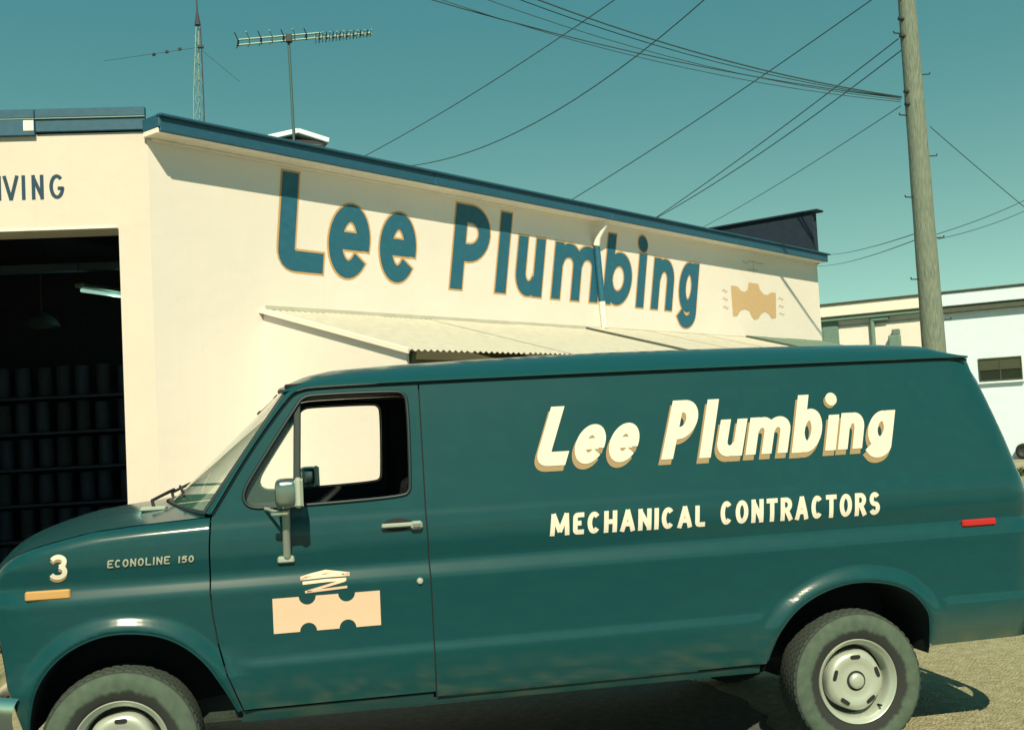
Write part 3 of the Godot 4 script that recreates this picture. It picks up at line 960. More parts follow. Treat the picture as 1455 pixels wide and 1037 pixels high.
func build_roof_things() -> void:
	# roof vent house with a shallow gabled cap, 13 m from the camera
	var c := Vector3(0.88, 4.69, -7.1)
	var v := thing("roof_vent", "low dark roof vent house under a pale shallow gabled cap", "roof vent", c)
	var bz := Basis(Vector3.UP, 0.19)
	var mb := MB.new()
	mb.box(Vector3(0.02, 0.14, 0), Vector3(0.58, 0.68, 0.6), 0.006, bz)
	part("vent_box", mb, M.dark_steel, v)
	for k in 4:
		mb = MB.new()
		mb.box(bz * Vector3(0.02, 0.16 + k * 0.085, 0.31), Vector3(0.5, 0.03, 0.03), 0.003, bz * Basis(Vector3(1, 0, 0), 0.5))
		part("louvre", mb, M.gutter, v)
	for s in [-1.0, 1.0]:
		mb = MB.new()
		mb.box(bz * Vector3(0.178 * s + 0.01, 0.53, 0), Vector3(0.375, 0.06, 0.66), 0.008, bz * Basis(Vector3(0, 0, 1), -0.27 * s))
		part("cap", mb, M.white_wall, v)
	# tv aerial on its mast
	var an := thing("tv_antenna", "long roof television antenna with many elements on a slim mast by the roof vent", "antenna", Vector3(0.9, 4.66, -6.72))
	mb = MB.new()
	mb.tube([Vector3(0, -0.16, 0), Vector3(-0.005, 0.85, 0), Vector3(-0.015, 1.68, 0)], 0.015, 8)
	part("mast", mb, mat(lin(0.06, 0.12, 0.12), 0.6, 0.3), an)
	mb = MB.new()
	var b0 := Vector3(-0.58, 1.585, 0.0)
	var b1 := Vector3(0.93, 1.745, 0.0)
	var bu := Vector3(0, 0.055, 0)
	mb.tube([b0, b1], 0.011, 6)
	mb.tube([b0 + bu * 1.1, b0.lerp(b1, 0.62) + bu], 0.011, 6)
	part("boom", mb, M.alu, an)
	var across := (b1 - b0).cross(Vector3.UP).normalized()
	for k in 24:
		var t := k / 23.0
		t = t * 1.0
		if k < 7:
			t = k * 0.085
		else:
			t = 0.58 + (k - 7) * 0.42 / 16.0
		var p := b0.lerp(b1, t)
		var len := lerpf(0.26, 0.12, t)
		mb = MB.new()
		if k < 7:
			mb.tube([p + bu - across * len + Vector3(-0.03, 0, 0), p + bu, p + bu + across * len + Vector3(-0.03, 0, 0)], 0.006, 6)
			mb.tube([p + Vector3(0, -0.012, 0), p + bu + Vector3(0, 0.015, 0)], 0.012, 6)
		else:
			mb.tube([p - across * len, p + across * len], 0.006, 6)
			mb.tube([p + Vector3(-0.02, 0.015, 0), p + Vector3(0.015, -0.02, 0)], 0.012, 6)
		part("element", mb, M.dark_steel if k % 2 == 0 else M.alu, an)
	mb = MB.new()
	mb.box(Vector3(-0.01, 1.66, 0.02), Vector3(0.07, 0.09, 0.06), 0.006)
	part("clamp", mb, M.dark_steel, an)
	# three sided lattice mast, further back on the roof
	var tw := thing("radio_mast", "tall thin three-legged lattice radio mast rising behind the front corner of the roof", "mast", Vector3(-0.58, 4.66, -12.0))
	var legs := []
	var top := 3.72
	for k in 3:
		var a := TAU * k / 3 + 0.5
		legs.append(Vector3(cos(a) * 0.11, 0, sin(a) * 0.11))
	for k in 3:
		mb = MB.new()
		var q: Vector3 = legs[k]
		mb.tube([q + Vector3(0, -0.16, 0), q * 0.8 + Vector3(0.04, 2.6, 0), q * 0.35 + Vector3(0.075, top, 0)], 0.010, 6)
		part("leg", mb, M.rust if k == 0 else M.alu, tw)
	for k in 13:
		var y0 := 0.2 + k * 0.26
		mb = MB.new()
		for j in 3:
			var f0 := lerpf(1.0, 0.5, y0 / top)
			var a: Vector3 = legs[j] * f0 + Vector3(0.0175 * y0, y0, 0)
			var bb: Vector3 = legs[(j + 1) % 3] * (f0 - 0.03) + Vector3(0.0175 * (y0 + 0.26), y0 + 0.26, 0)
			mb.tube([a, bb], 0.004, 5)
		part("brace", mb, M.alu, tw)
	mb = MB.new()
	mb.lathe(Vector3(0.065, top - 0.08, 0), Basis(Vector3(1, 0, 0), Vector3(0, 0, -1), Vector3(0, 1, 0)), [Vector2(0.008, 0.75), Vector2(0.012, 0.36), Vector2(0.05, 0.12), Vector2(0.0, 0.1)], 14)
	part("tip", mb, M.rust, tw)
	mb = MB.new()
	mb.box(Vector3(0.1, top - 0.32, 0.02), Vector3(0.09, 0.04, 0.06), 0.006)
	part("bracket", mb, M.dark_steel, tw)
	for q in [[Vector3(-1.35, 3.1, 0.2)], [Vector3(0.7, 2.75, 0.3)]]:
		mb = MB.new()
		mb.tube([Vector3(0.06, top - 0.32, 0), q[0]], 0.004, 5)
		part("stay", mb, M.wire, tw)
	for k in 3:
		mb = MB.new()
		mb.tube([Vector3(-0.25 - k * 0.2, top - 0.36 - k * 0.045, 0.0), Vector3(-0.2 - k * 0.2, top - 0.34 - k * 0.045, 0.0)], 0.025, 6)
		part("insulator", mb, M.rust, tw)

# ---------------------------------------------------------------- far white building
func build_far() -> void:
	var G := Vector3(22.392, 0, -24.885)
	var fd := Vector3(-0.74404, 0, -0.66813)      # to the left along its face
	var fo := Vector3(-0.66813, 0, 0.74404)       # out of its face
	var H := 5.33
	var at := func(d: float, y: float, o := 0.0) -> Vector3: return fd * d + fo * o + Vector3(0, y, 0)
	var B := Basis(-fd, Vector3.UP, fo)
	var b := thing("warehouse_building", "long flat roofed white building with cream left part far behind the van", "building", G)
	var split := 2.2
	var mb := MB.new()
	wall_box(mb, at.call(-14.0, 0), at.call(split, 0), -fo, 8.0, 0.0, H - 0.06)
	part("white_wall", mb, M.white_wall, b)
	mb = MB.new()
	wall_box(mb, at.call(split, 0, -0.04), at.call(16.0, 0, -0.04), -fo, 8.0, 0.0, H - 0.06)
	part("cream_wall", mb, M.cream, b)
	mb = MB.new()
	mb.box(at.call(-5.9, 5.06, 0.14), Vector3(16.2, 0.42, 0.3), 0.02, B)
	part("parapet_band", mb, M.white_wall, b)
	mb = MB.new()
	mb.box(at.call(9.1, 5.08, 0.14), Vector3(13.78, 0.4, 0.28), 0.02, B)
	part("parapet_band", mb, M.cream_trim, b)
	mb = MB.new()
	mb.box(at.call(1.0, H - 0.03, -3.9), Vector3(30.2, 0.05, 8.5), 0.01, B)
	part("roof_edge", mb, M.gutter, b)
	mb = MB.new()
	mb.box(at.call(-5.9, 4.74, 0.12), Vector3(16.1, 0.2, 0.2), 0.02, B)
	part("gutter", mb, M.gutter, b)
	mb = MB.new()
	mb.box(at.call(9.1, 4.80, 0.1), Vector3(13.7, 0.13, 0.2), 0.02, B)
	part("gutter", mb, M.grey_green, b)
	mb = MB.new()
	mb.box(at.call(9.1, 4.56, 0.0), Vector3(13.7, 0.03, 0.05), 0.005, B)
	part("cable_run", mb, M.grey_green, b)
	# tall dark opening with a sash at the left, pipe and bracket
	var w := node("window", b)
	mb = MB.new()
	mb.box(at.call(5.5, 3.6, -0.005), Vector3(0.56, 2.3, 0.07), 0.01, B)
	part("frame", mb, M.grey_green, w)
	for k in 3:
		mb = MB.new()
		mb.box(at.call(5.5, 2.85 + k * 0.72, 0.035), Vector3(0.44, 0.6, 0.02), 0.004, B)
		part("pane", mb, M.dark_glass if k == 0 else M.grey_green, w)
	mb = MB.new()
	mb.tube([at.call(4.1, 4.72, 0.06), at.call(4.1, 0.1, 0.06)], 0.075, 10)
	part("drainpipe", mb, M.grey_green, b)
	mb = MB.new()
	mb.box(at.call(3.85, 4.7, 0.06), Vector3(0.56, 0.17, 0.16), 0.02, B)
	part("bracket", mb, M.grey_green, b)
	mb = MB.new()
	mb.box(at.call(3.42, 3.86, 0.08), Vector3(0.36, 0.5, 0.24), 0.03, B)
	part("meter_box", mb, M.grey_green, b)
	mb = MB.new()
	mb.box(at.call(3.37, 4.2, 0.06), Vector3(0.24, 0.2, 0.18), 0.03, B)
	part("meter_hood", mb, M.canopy_dark, b)
	# louvred window in the white part
	w = node("window", b)
	mb = MB.new()
	for q in [[0.35, 3.12, 1.24, 0.05], [0.35, 2.44, 1.24, 0.05], [0.35, 2.78, 1.2, 0.03]]:
		mb.box(at.call(q[0], q[1], 0.01), Vector3(q[2], q[3], 0.06), 0.004, B)
	for q in [0.955, 0.35, -0.255]:
		mb.box(at.call(q, 2.78, 0.012), Vector3(0.035, 0.7, 0.05), 0.004, B)
	part("frame", mb, mat(lin(0.05, 0.055, 0.03), 0.7), w)
	for q in [0.65, 0.05]:
		for r in [2.61, 2.95]:
			mb = MB.new()
			mb.box(at.call(q, r, 0.008), Vector3(0.57, 0.31, 0.012), 0.002, B)
			part("pane", mb, M.dark_glass if r < 2.8 else mat(lin(0.06, 0.07, 0.045), 0.4), w)
	mb = MB.new()
	mb.box(at.call(0.35, 2.38, 0.05), Vector3(1.34, 0.06, 0.14), 0.01, B)
	part("sill", mb, M.white_wall, w)
	# what stands at its foot
	var ty := thing("old_tyre", "dark old tyre standing against the foot of the white building at the right edge", "tyre", G + fd * -0.16 + fo * 0.2)
	mb = MB.new()
	mb.lathe(Vector3(0, 0.24, 0), B, [Vector2(0.13, 0.06), Vector2(0.17, 0.085), Vector2(0.22, 0.07), Vector2(0.24, 0.03), Vector2(0.24, -0.03), Vector2(0.22, -0.07), Vector2(0.13, -0.06)], 28)
	part("tread", mb, M.rubber, ty)
	mb = MB.new()
	mb.lathe(Vector3(0, 0.24, 0), B, [Vector2(0.0, 0.03), Vector2(0.07, 0.035), Vector2(0.12, 0.05), Vector2(0.135, 0.06)], 24)
	part("rim", mb, M.dark_steel, ty)
	# strip of concrete and grass before it
	mb = MB.new()
	mb.box(G + fo * 4.6 + Vector3(0, 0.03, 0), Vector3(30, 0.12, 0.35), 0.01, B)
	var kb := part("kerb", mb, M.concrete, self)
	kb.set_meta("kind", "structure")
	var rng := RandomNumberGenerator.new()
	rng.seed = 9
	mb = MB.new()
	mb.tri(Vector3(-0.012, 0, 0), Vector3(0.012, 0, 0), Vector3(0.02, 1, 0.1), Vector3(0, 0.3, 1).normalized(), Vector3(0, 0.3, 1).normalized(), Vector3(0, 0.3, 1).normalized())
	var mm := MultiMesh.new()
	mm.transform_format = MultiMesh.TRANSFORM_3D
	mm.mesh = mb.mesh()
	mm.instance_count = 9000
	for k in mm.instance_count:
		var p := G + fo * rng.randf_range(6.6, 9.0) + fd * rng.randf_range(-4.0, 6.0)
		mm.set_instance_transform(k, Transform3D(Basis(Vector3.UP, rng.randf() * TAU).scaled(Vector3(1.5, rng.randf_range(0.05, 0.13), 1.5)), p))
	var gr := MultiMeshInstance3D.new()
	gr.name = "grass"
	gr.multimesh = mm
	gr.material_override = M.grass
	add_child(gr)
	tag(gr, "strip of short green grass on the lot before the white building", "grass")
	gr.set_meta("kind", "stuff")

# ---------------------------------------------------------------- pole and wires
func build_pole_and_wires() -> void:
	var foot := Vector3(10.339, 0, -9.355)
	var head := Vector3(10.08, 8.74, -8.98)
	var p := thing("utility_pole", "weathered grey wooden utility pole with climbing steps behind the van's rear", "utility pole", foot)
	var mb := MB.new()
	var axis := (head - foot).normalized()
	var sx := axis.cross(Vector3(0, 0, 1)).normalized()
	var bp := Basis(sx, axis.cross(sx), axis)
	var len := foot.distance_to(head)
	var prof := []
	for k in 30:
		var t := 1.0 - k / 29.0
		prof.append(Vector2(lerpf(0.195, 0.120, t) + 0.002 * sin(k * 1.7), len * t))
	mb.lathe(Vector3.ZERO, bp, prof, 28, func(k, a, r): return r * (1.0 + 0.012 * sin(a * 5.0 + k * 0.1) + 0.008 * sin(a * 11.0 - k * 0.13) - (0.05 if absf(wrapf(a - 1.2 - k * 0.004, -PI, PI)) < 0.12 else 0.0)))
	part("shaft", mb, M.pole, p)
	for k in 10:
		mb = MB.new()
		var y := 2.4 + k * 0.62
		var t := y / len
		var c := axis * y
		var s := -1.0 if k % 2 == 0 else 1.0
		var r := lerpf(0.195, 0.120, t)
		mb.tube([c + Vector3(s * r * 0.9, 0, 0), c + Vector3(s * (r + 0.13), 0.0, 0.02), c + Vector3(s * (r + 0.14), 0.03, 0.02)], 0.011, 6)
		part("climbing_step", mb, M.dark_steel, p)
	for y in [6.27, 6.46, 7.30, 7.56]:
		mb = MB.new()
		var c: Vector3 = axis * y + Vector3(-0.13, 0, 0.05)
		mb.tube([c + Vector3(0.05, 0, 0), c + Vector3(-0.06, 0.01, 0)], 0.03, 8)
		part("wire_bracket", mb, M.dark_steel, p)
	mb = MB.new()
	mb.tube([axis * 8.05 + Vector3(-0.125, 0, 0.06), axis * 8.15 + Vector3(0.0, 0, 0.135), axis * 8.25 + Vector3(0.125, 0, 0.06)], 0.014, 6)
	mb.tube([axis * 7.85 + Vector3(-0.13, 0, 0.035), axis * 8.15 + Vector3(-0.035, 0, 0.135)], 0.012, 6)
	part("band", mb, M.rust, p)
	# wires: from, to (both real points), sag, thickness
	var cam := Vector3(0.83781, 1.69127, 6.20395)
	var A1 := Vector3(8.40, 5.60, -6.40)
	var A2 := Vector3(8.36, 5.46, -6.42)
	var list := [
		["upper thick cable of the bundle reaching the pole below its top", Vector3(9.96, 6.4, -9.11), Vector3(4.27, 7.6, -8.6), 0.16, 0.017, 0.0, 2.0],
		["second cable of the bundle, just under the thick one", Vector3(9.95, 6.39, -9.11), Vector3(4.01, 7.62, -8.65), 0.18, 0.010, 0.0, 2.0],
		["third cable of the bundle, slack below the second", Vector3(9.95, 6.36, -9.13), Vector3(3.58, 7.64, -8.73), 0.2, 0.009, 0.0, 2.0],
		["lowest thin cable of the bundle at the pole bracket", Vector3(9.95, 6.33, -9.13), Vector3(3.11, 7.61, -8.82), 0.2, 0.009, 0.0, 2.0],
		["leftmost cable of the bundle crossing the top of the sky", Vector3(9.95, 6.38, -9.11), Vector3(2.73, 7.71, -8.88), 0.16, 0.013, 0.0, 2.0],
		["steep wire passing left of the lettering's capital letters", Vector3(3.1, 10.65, -29.54), Vector3(8.64, 11.85, -19.24), 0.15, 0.020, -0.3, 1.6],
		["sagging wire ending above the lettered wall's middle", Vector3(4.52, 10.3, -29.29), Vector3(10.02, 10.99, -16.99), 0.75, 0.022, -0.1, 1.4],
		["straight wire slanting down to the roof edge near the downspout", Vector3(9.31, 8.7, -27.46), Vector3(13.16, 10.43, -15.41), 0.1, 0.020, -0.3, 1.4],
		["upper of the two close wires slanting from pole to far roof", Vector3(9.95, 7.28, -9.06), Vector3(9.03, 6.38, -18.47), 0.06, 0.014, 0.0, 1.5],
		["lower of the two close wires slanting from pole to far roof", Vector3(10.01, 7.12, -9.06), Vector3(8.93, 6.31, -17.98), 0.12, 0.014, 0.0, 1.5],
		["faint wire running from the pole bracket towards the parapet", Vector3(9.95, 6.27, -9.13), Vector3(10.89, 6.49, -20.15), 0.06, 0.010, 0.0, 1.5],
		["stay wire slanting down to the right of the pole", Vector3(10.36, 5.93, -9.06), Vector3(12.08, 4.77, -9.43), 0.01, 0.010, 0.0, 3.0],
		["upper wire right of the pole rising to the right edge", Vector3(10.37, 4.3, -9.16), Vector3(13.25, 5.17, -11.04), 0.03, 0.010, 0.0, 3.0],
		["lower wire right of the pole rising to the right edge", Vector3(10.41, 4.23, -9.16), Vector3(13.25, 4.99, -11.06), 0.04, 0.009, 0.0, 3.0],
		["faint upper wire left of the pole behind the parapet", Vector3(10.28, 4.39, -9.42), Vector3(19.20, 7.33, -30.75), 0.1, 0.012, 0.0, 1.4],
		["faint lower wire left of the pole behind the parapet", Vector3(10.29, 4.3, -9.43), Vector3(19.18, 6.94, -30.78), 0.1, 0.012, 0.0, 1.4],
	]
	for w in list:
		var a: Vector3 = w[1]
		var b: Vector3 = w[2]
		mb = MB.new()
		var pts := []
		for k in 25:
			var t := lerpf(w[5], w[6], k / 24.0)
			pts.append(a + (b - a) * t - Vector3(0, w[3] * 4.0 * t * (1.0 - t), 0) - a)
		mb.tube(pts, w[4] * 0.62, 6)
		var o := part("overhead_wire", mb, M.wire, self)
		o.position = a
		tag(o, w[0], "wire", "overhead wires")

# ---------------------------------------------------------------- the van
const PROF := [[0.42, 0.905], [0.46, 0.925], [0.50, 0.942], [0.58, 0.961], [0.66, 0.972], [0.700, 0.977], [0.710, 0.976], [0.736, 0.968], [0.80, 0.971], [0.90, 0.978], [1.00, 0.987], [1.040, 0.991],
	[1.050, 0.990], [1.106, 0.969], [1.118, 0.968], [1.200, 0.986], [1.22, 0.987], [1.28, 0.986], [1.322, 0.981], [1.348, 0.974], [1.42, 0.966], [1.60, 0.945], [1.80, 0.918], [1.945, 0.895], [2.0, 0.885]]
var ptab := PackedFloat32Array()
func prof_z(y: float) -> float:
	if ptab.is_empty():
		var raw := []
		for k in PROF.size():
			raw.append(Vector2(PROF[k][0], PROF[k][1]))
		for k in 820:
			var yy := 0.40 + k * 0.002
			var s := 0.0
			for q in 7:
				s += table(raw, yy + (q - 3) * 0.004)
			ptab.append(s / 7.0)
	var f := clampf((y - 0.40) / 0.002, 0.0, 818.0)
	var i := int(f)
	return lerpf(ptab[i], ptab[i + 1], f - i)

var TT := [Vector2(-0.52, 1.17), Vector2(-0.50, 1.195), Vector2(-0.47, 1.228), Vector2(-0.41, 1.264), Vector2(-0.32, 1.295), Vector2(-0.2, 1.322), Vector2(-0.086, 1.345), Vector2(0.12, 1.362), Vector2(0.44, 1.379)]
func fender_top(x: float) -> float:
	return (table(TT, x - 0.03) + table(TT, x) + table(TT, x + 0.03)) / 3.0
var XR := [Vector2(0.45, 4.52), Vector2(0.7, 4.55), Vector2(1.0, 4.555), Vector2(1.25, 4.54), Vector2(1.5, 4.47), Vector2(1.75, 4.385), Vector2(1.95, 4.31), Vector2(2.1, 4.27)]
func rear_x(y: float) -> float:
	return (table(XR, y - 0.06) + table(XR, y) + table(XR, y + 0.06)) / 3.0

var ARCH_F := PackedVector2Array()
var ARCH_R := PackedVector2Array()
func poly_dist(p: Vector2, a: PackedVector2Array) -> float:
	var d := 9.0
	for k in a.size() - 1:
		var q := Geometry2D.get_closest_point_to_segment(p, a[k], a[k + 1])
		d = minf(d, p.distance_to(q))
	return d

func van_z(p: Vector2) -> float:
	var z := prof_z(p.y)
	# the lower bead runs out before the wheel openings
	if p.y > 0.67 and p.y < 0.80 and (p.x > 2.85 and p.x < 4.0 or p.x < 0.62):
		var da := poly_dist(p, ARCH_F if p.x < 1.0 else ARCH_R)
		z = lerpf(lerpf(prof_z(0.67), prof_z(0.80), (p.y - 0.67) / 0.13), z, smoothstep(0.09, 0.17, da))
	# rear corner
	var xr := rear_x(p.y)
	var u := clampf((p.x - (xr - 0.17)) / 0.17, 0.0, 1.0)
	z -= 0.13 * (1.0 - sqrt(maxf(0.0, 1.0 - u * u)))
	# nose corner and fender top
	if p.x < 0.46:
		var w := clampf((-0.16 - p.x) / 0.36, 0.0, 1.0)
		z -= 0.12 * (1.0 - sqrt(maxf(0.0, 1.0 - w * w)))
		if p.x < 0.42:
			var t := fender_top(p.x)
			var vv := clampf((p.y - (t - 0.06)) / 0.06, 0.0, 1.0)
			z -= 0.05 * (1.0 - sqrt(maxf(0.0, 1.0 - vv * vv)))
	# flares round the wheel openings
	if p.y < 1.02:
		var d := 9.0
		if p.x < 0.66:
			d = poly_dist(p, ARCH_F)
		elif p.x > 2.9 and p.x < 4.05:
			d = poly_dist(p, ARCH_R)
		if d < 0.11:
			z += 0.030 * (0.25 + 0.75 * smoothstep(0.52, 0.80, p.y)) * (1.0 - smoothstep(0.012, 0.085, d)) - 0.006 * (1.0 - smoothstep(0.0, 0.012, d))
	return z

func levels() -> Array:
	var o := []
	o += [0.44, 0.47] + span(0.50, 0.69, 0.016)
	o += [0.705, 0.711, 0.717, 0.723, 0.729, 0.735, 0.745]
	o += span(0.757, 1.03, 0.0125)
	o += [1.042, 1.048, 1.053, 1.058, 1.064, 1.078, 1.09, 1.096, 1.102, 1.11, 1.12, 1.14, 1.165, 1.185, 1.195, 1.205, 1.22]
	o += span(1.25, 1.31, 0.02)
	o += [1.32, 1.328, 1.336, 1.344, 1.352, 1.364, 1.38]
	o += span(1.42, 1.97, 0.05)
	return o

var van: Node3D
func sidesurf(sg: float) -> Callable:
	return func(p: Vector2) -> Vector3: return Vector3(p.x, p.y, van_z(p) * sg)

func vp(called: String, mb: MB, m: Material, parent: Node = null) -> MeshInstance3D:
	return part(called, mb, m, van if parent == null else parent)

var dust_noise: FastNoiseLite
func dusty(mb: MB) -> MB:
	if dust_noise == null:
		dust_noise = FastNoiseLite.new()
		dust_noise.seed = 31
		dust_noise.frequency = 7.0
		dust_noise.fractal_octaves = 4
	for q in mb.v:
		var n := dust_noise.get_noise_2d(q.x, q.y * 1.6)
		var a := smoothstep(0.72, 0.47, q.y) * (0.08 + 0.5 * maxf(0.0, n + 0.15))
		a += smoothstep(3.86, 3.98, q.x) * smoothstep(0.72, 0.50, q.y + 0.08 * n) * 0.3
		a += 0.012 + 0.02 * maxf(0.0, n)
		mb.col.append(Color(0.004, 0.054, 0.065).lerp(Color(0.10, 0.115, 0.075), clampf(a, 0.0, 0.7)))
	return mb

func shrink(p: PackedVector2Array, by: float) -> PackedVector2Array:
	if Geometry2D.is_polygon_clockwise(p):
		p.reverse()
	return Geometry2D.offset_polygon(p, -by, Geometry2D.JOIN_MITER)[0]

func ws_point(u: float, v: float) -> Vector3:     # windscreen, u -1..1, v 0..1
	var k := 1.0 - pow(absf(u), 2.2)
	var x := lerpf(0.395, 0.782, v) - lerpf(0.235, 0.045, v) * k
	var y := lerpf(1.385, 1.925, v) + lerpf(0.035, 0.03, v) * k
	return Vector3(x, y, u * lerpf(0.90, 0.845, v))

func roof_point(u: float, w: float) -> Vector3:
	var front_x := 0.765 - 0.04 * (1.0 - w * w)
	var back_x := 4.385 - 0.03 * w * w - 0.125 * pow(absf(w), 9.0)
	var x := lerpf(front_x, back_x, u)
	var TOP := [Vector2(0.725, 1.958), Vector2(0.76, 1.975), Vector2(0.80, 1.996), Vector2(0.87, 2.024), Vector2(1.0, 2.050), Vector2(1.3, 2.066), Vector2(1.8, 2.08), Vector2(2.4, 2.088), Vector2(3.2, 2.084), Vector2(3.9, 2.072), Vector2(4.12, 2.058), Vector2(4.22, 2.040), Vector2(4.29, 2.012), Vector2(4.34, 1.975), Vector2(4.39, 1.93)]
	var RAIL := [Vector2(0.76, 1.925), Vector2(0.80, 1.933), Vector2(0.90, 1.945), Vector2(4.22, 1.947), Vector2(4.32, 1.925)]
	var r := table(RAIL, x)
	var c := (table(TOP, x - 0.02) + table(TOP, x) + table(TOP, x + 0.02)) / 3.0
	var k := pow(maxf(0.0, 1.0 - pow(absf(w), 3.4)), 0.72)
	return Vector3(x, lerpf(r, maxf(c, r), k), w * (prof_z(1.945) - 0.006))

func build_van() -> void:
	ARCH_F = smooth_poly(V([-0.385, 0.46, -0.372, 0.56, -0.335, 0.70, -0.237, 0.82, -0.091, 0.893, 0.056, 0.905, 0.232, 0.869, 0.377, 0.755, 0.462, 0.61, 0.512, 0.505]), 3, false)
	ARCH_R = smooth_poly(V([3.02, 0.46, 3.042, 0.54, 3.09, 0.655, 3.20, 0.770, 3.394, 0.850, 3.582, 0.858, 3.775, 0.808, 3.885, 0.69, 3.902, 0.58, 3.902, 0.46]), 3, false)
	van = thing("work_van", "dark green lettered work van parked broadside before the shop", "van")
	var lv := levels()
	var wf := V([0.427, 1.376, 0.607, 1.666, 0.785, 1.896, 0.83, 1.925, 0.90, 1.934])
	var dfront := V([0.534, 0.508, 0.471, 0.68, 0.439, 0.805, 0.418, 0.95, 0.412, 1.05, 0.415, 1.25, 0.425, 1.376])
	var door := dfront.duplicate()
	door.append_array(V([0.607, 1.666, 0.785, 1.896, 0.83, 1.922, 0.90, 1.932, 1.392, 1.936, 1.389, 1.33, 1.398, 0.945, 1.402, 0.508]))
	var hole := V([0.575, 1.432, 0.568, 1.47, 0.60, 1.535, 0.83, 1.872, 0.855, 1.896, 0.90, 1.906, 1.28, 1.906, 1.318, 1.895, 1.336, 1.855, 1.326, 1.47, 1.318, 1.435, 1.29, 1.418, 1.055, 1.408, 0.65, 1.402, 0.60, 1.41])
	hole = smooth_poly(hole, 2)
	if Geometry2D.is_polygon_clockwise(hole): hole.reverse()
	# fender outline
	var fen := PackedVector2Array()
	for q in dfront: fen.append(q)
	fen.append(Vector2(0.425, fender_top(0.425)))
	for x in span(-0.50, 0.40, 0.03):
		fen.append(Vector2(0.40 - (x + 0.50), fender_top(0.40 - (x + 0.50))))
	fen.append_array(V([-0.503, 1.10, -0.495, 0.93, -0.46, 0.69, -0.41, 0.53, -0.40, 0.47]))
	for q in ARCH_F: fen.append(q)
	var bod := V([1.402, 0.482, 1.398, 0.945, 1.389, 1.33, 1.392, 1.936])
	for k in 31:
		var y := lerpf(1.945, 0.512, k / 30.0)
		bod.append(Vector2(rear_x(y) - 0.0004, y if k > 0 else 1.936))
	bod.append_array(V([4.50, 0.505, 3.902, 0.498]))
	for k in ARCH_R.size():
		var q := ARCH_R[ARCH_R.size() - 1 - k]
		if q.y > 0.50: bod.append(q)
	bod.append_array(V([3.03, 0.487]))
	var shell := V([0.50, 0.47, 0.45, 0.8, 0.42, 1.36, 0.62, 1.66, 0.79, 1.88, 0.9, 1.93, 4.29, 1.94, 4.44, 1.4, 4.46, 0.55, 3.94, 0.5, 3.94, 0.72, 3.80, 0.85, 3.58, 0.9, 3.38, 0.89, 3.17, 0.81, 3.04, 0.66, 2.98, 0.49])
	var wgap := 0.0035
	for sg in [1.0, -1.0]:
		var near: bool = sg > 0.0
		var sf := sidesurf(sg)
		var out := Vector3(0, 0, sg)
		var xs_f := span(-0.52, 0.56, 0.0135)
		var mb := MB.new()
		mb.skin([shrink(fen, wgap)], [], xs_f, lv, sf, out)
		vp("front_fender", dusty(mb), M.paint_dusty)
		# door
		mb = MB.new()
		var xs_d := span(0.38, 1.42, 0.04)
		mb.skin([shrink(door, wgap)], [hole], xs_d, lv, sf, out)
		var dr := vp("cab_door", dusty(mb), M.paint_dusty)
		mb = MB.new()
		mb.skin([shrink(door, 0.03)], [Geometry2D.offset_polygon(hole, 0.0)[0]], span(0.38, 1.42, 0.08), span(0.44, 1.97, 0.06), func(p: Vector2) -> Vector3: return Vector3(p.x, p.y, (van_z(p) - 0.055) * sg), -out)
		vp("inner_panel", mb, M.van_inner, dr)
		# window reveal and seal
		mb = MB.new()
		for k in hole.size():
			var a := hole[k]
			var b := hole[(k + 1) % hole.size()]
			var a3 := Vector3(a.x, a.y, van_z(a) * sg)
			var b3 := Vector3(b.x, b.y, van_z(b) * sg)
			var inn := Vector3(0, 0, -0.055 * sg)
			mb.flat(a3, b3, b3 + inn, a3 + inn, Vector3(0.95, 1.65, 0) - a3)
		vp("window_reveal", mb, M.seal, dr)
		mb = MB.new()
		var ring := []
		for k in hole.size() + 1:
			var a := hole[k % hole.size()]
			ring.append(Vector3(a.x, a.y, (van_z(a) + 0.001) * sg))
		mb.tube(ring, 0.0085, 6, -1.0, false)
		vp("window_seal", mb, M.seal, dr)
		mb = MB.new()
		mb.box(Vector3(0.815, 1.645, (prof_z(1.645) - 0.022) * sg), Vector3(0.032, 0.47, 0.024), 0.004, Basis(Vector3(1, 0, 0), -0.11 * sg) * Basis(Vector3(0, 0, 1), -0.045))
		vp("vent_bar", mb, M.seal, dr)
		mb = MB.new()
		mb.skin(Geometry2D.intersect_polygons(hole, V([0.5, 1.36, 0.81, 1.36, 0.825, 1.95, 0.5, 1.95])), [], span(0.55, 1.36, 0.2), span(1.38, 1.93, 0.14), func(p: Vector2) -> Vector3: return Vector3(p.x, p.y, (prof_z(p.y) - 0.034) * sg), out)
		vp("vent_pane", mb, M.glass, dr)
		# cargo side
		mb = MB.new()
		mb.skin([shrink(bod, wgap)], [], span(1.36, 2.92, 0.08) + span(2.94, 4.04, 0.0125) + span(4.06, 4.34, 0.05) + span(4.36, 4.58, 0.012), lv, sf, out)
		vp("cargo_side", dusty(mb), M.paint_dusty)
		mb = MB.new()
		mb.skin([V([0.52, 0.448, 3.0, 0.442, 3.0, 0.480, 1.39, 0.480, 1.39, 0.502, 0.535, 0.502])], [], span(0.5, 3.02, 0.12), span(0.44, 0.51, 0.01), func(p: Vector2) -> Vector3: return Vector3(p.x, p.y, (prof_z(p.y) - 0.012) * sg), out)
		vp("rocker_panel", dusty(mb), M.paint_dusty)
		# dark lining behind the seams
		mb = MB.new()
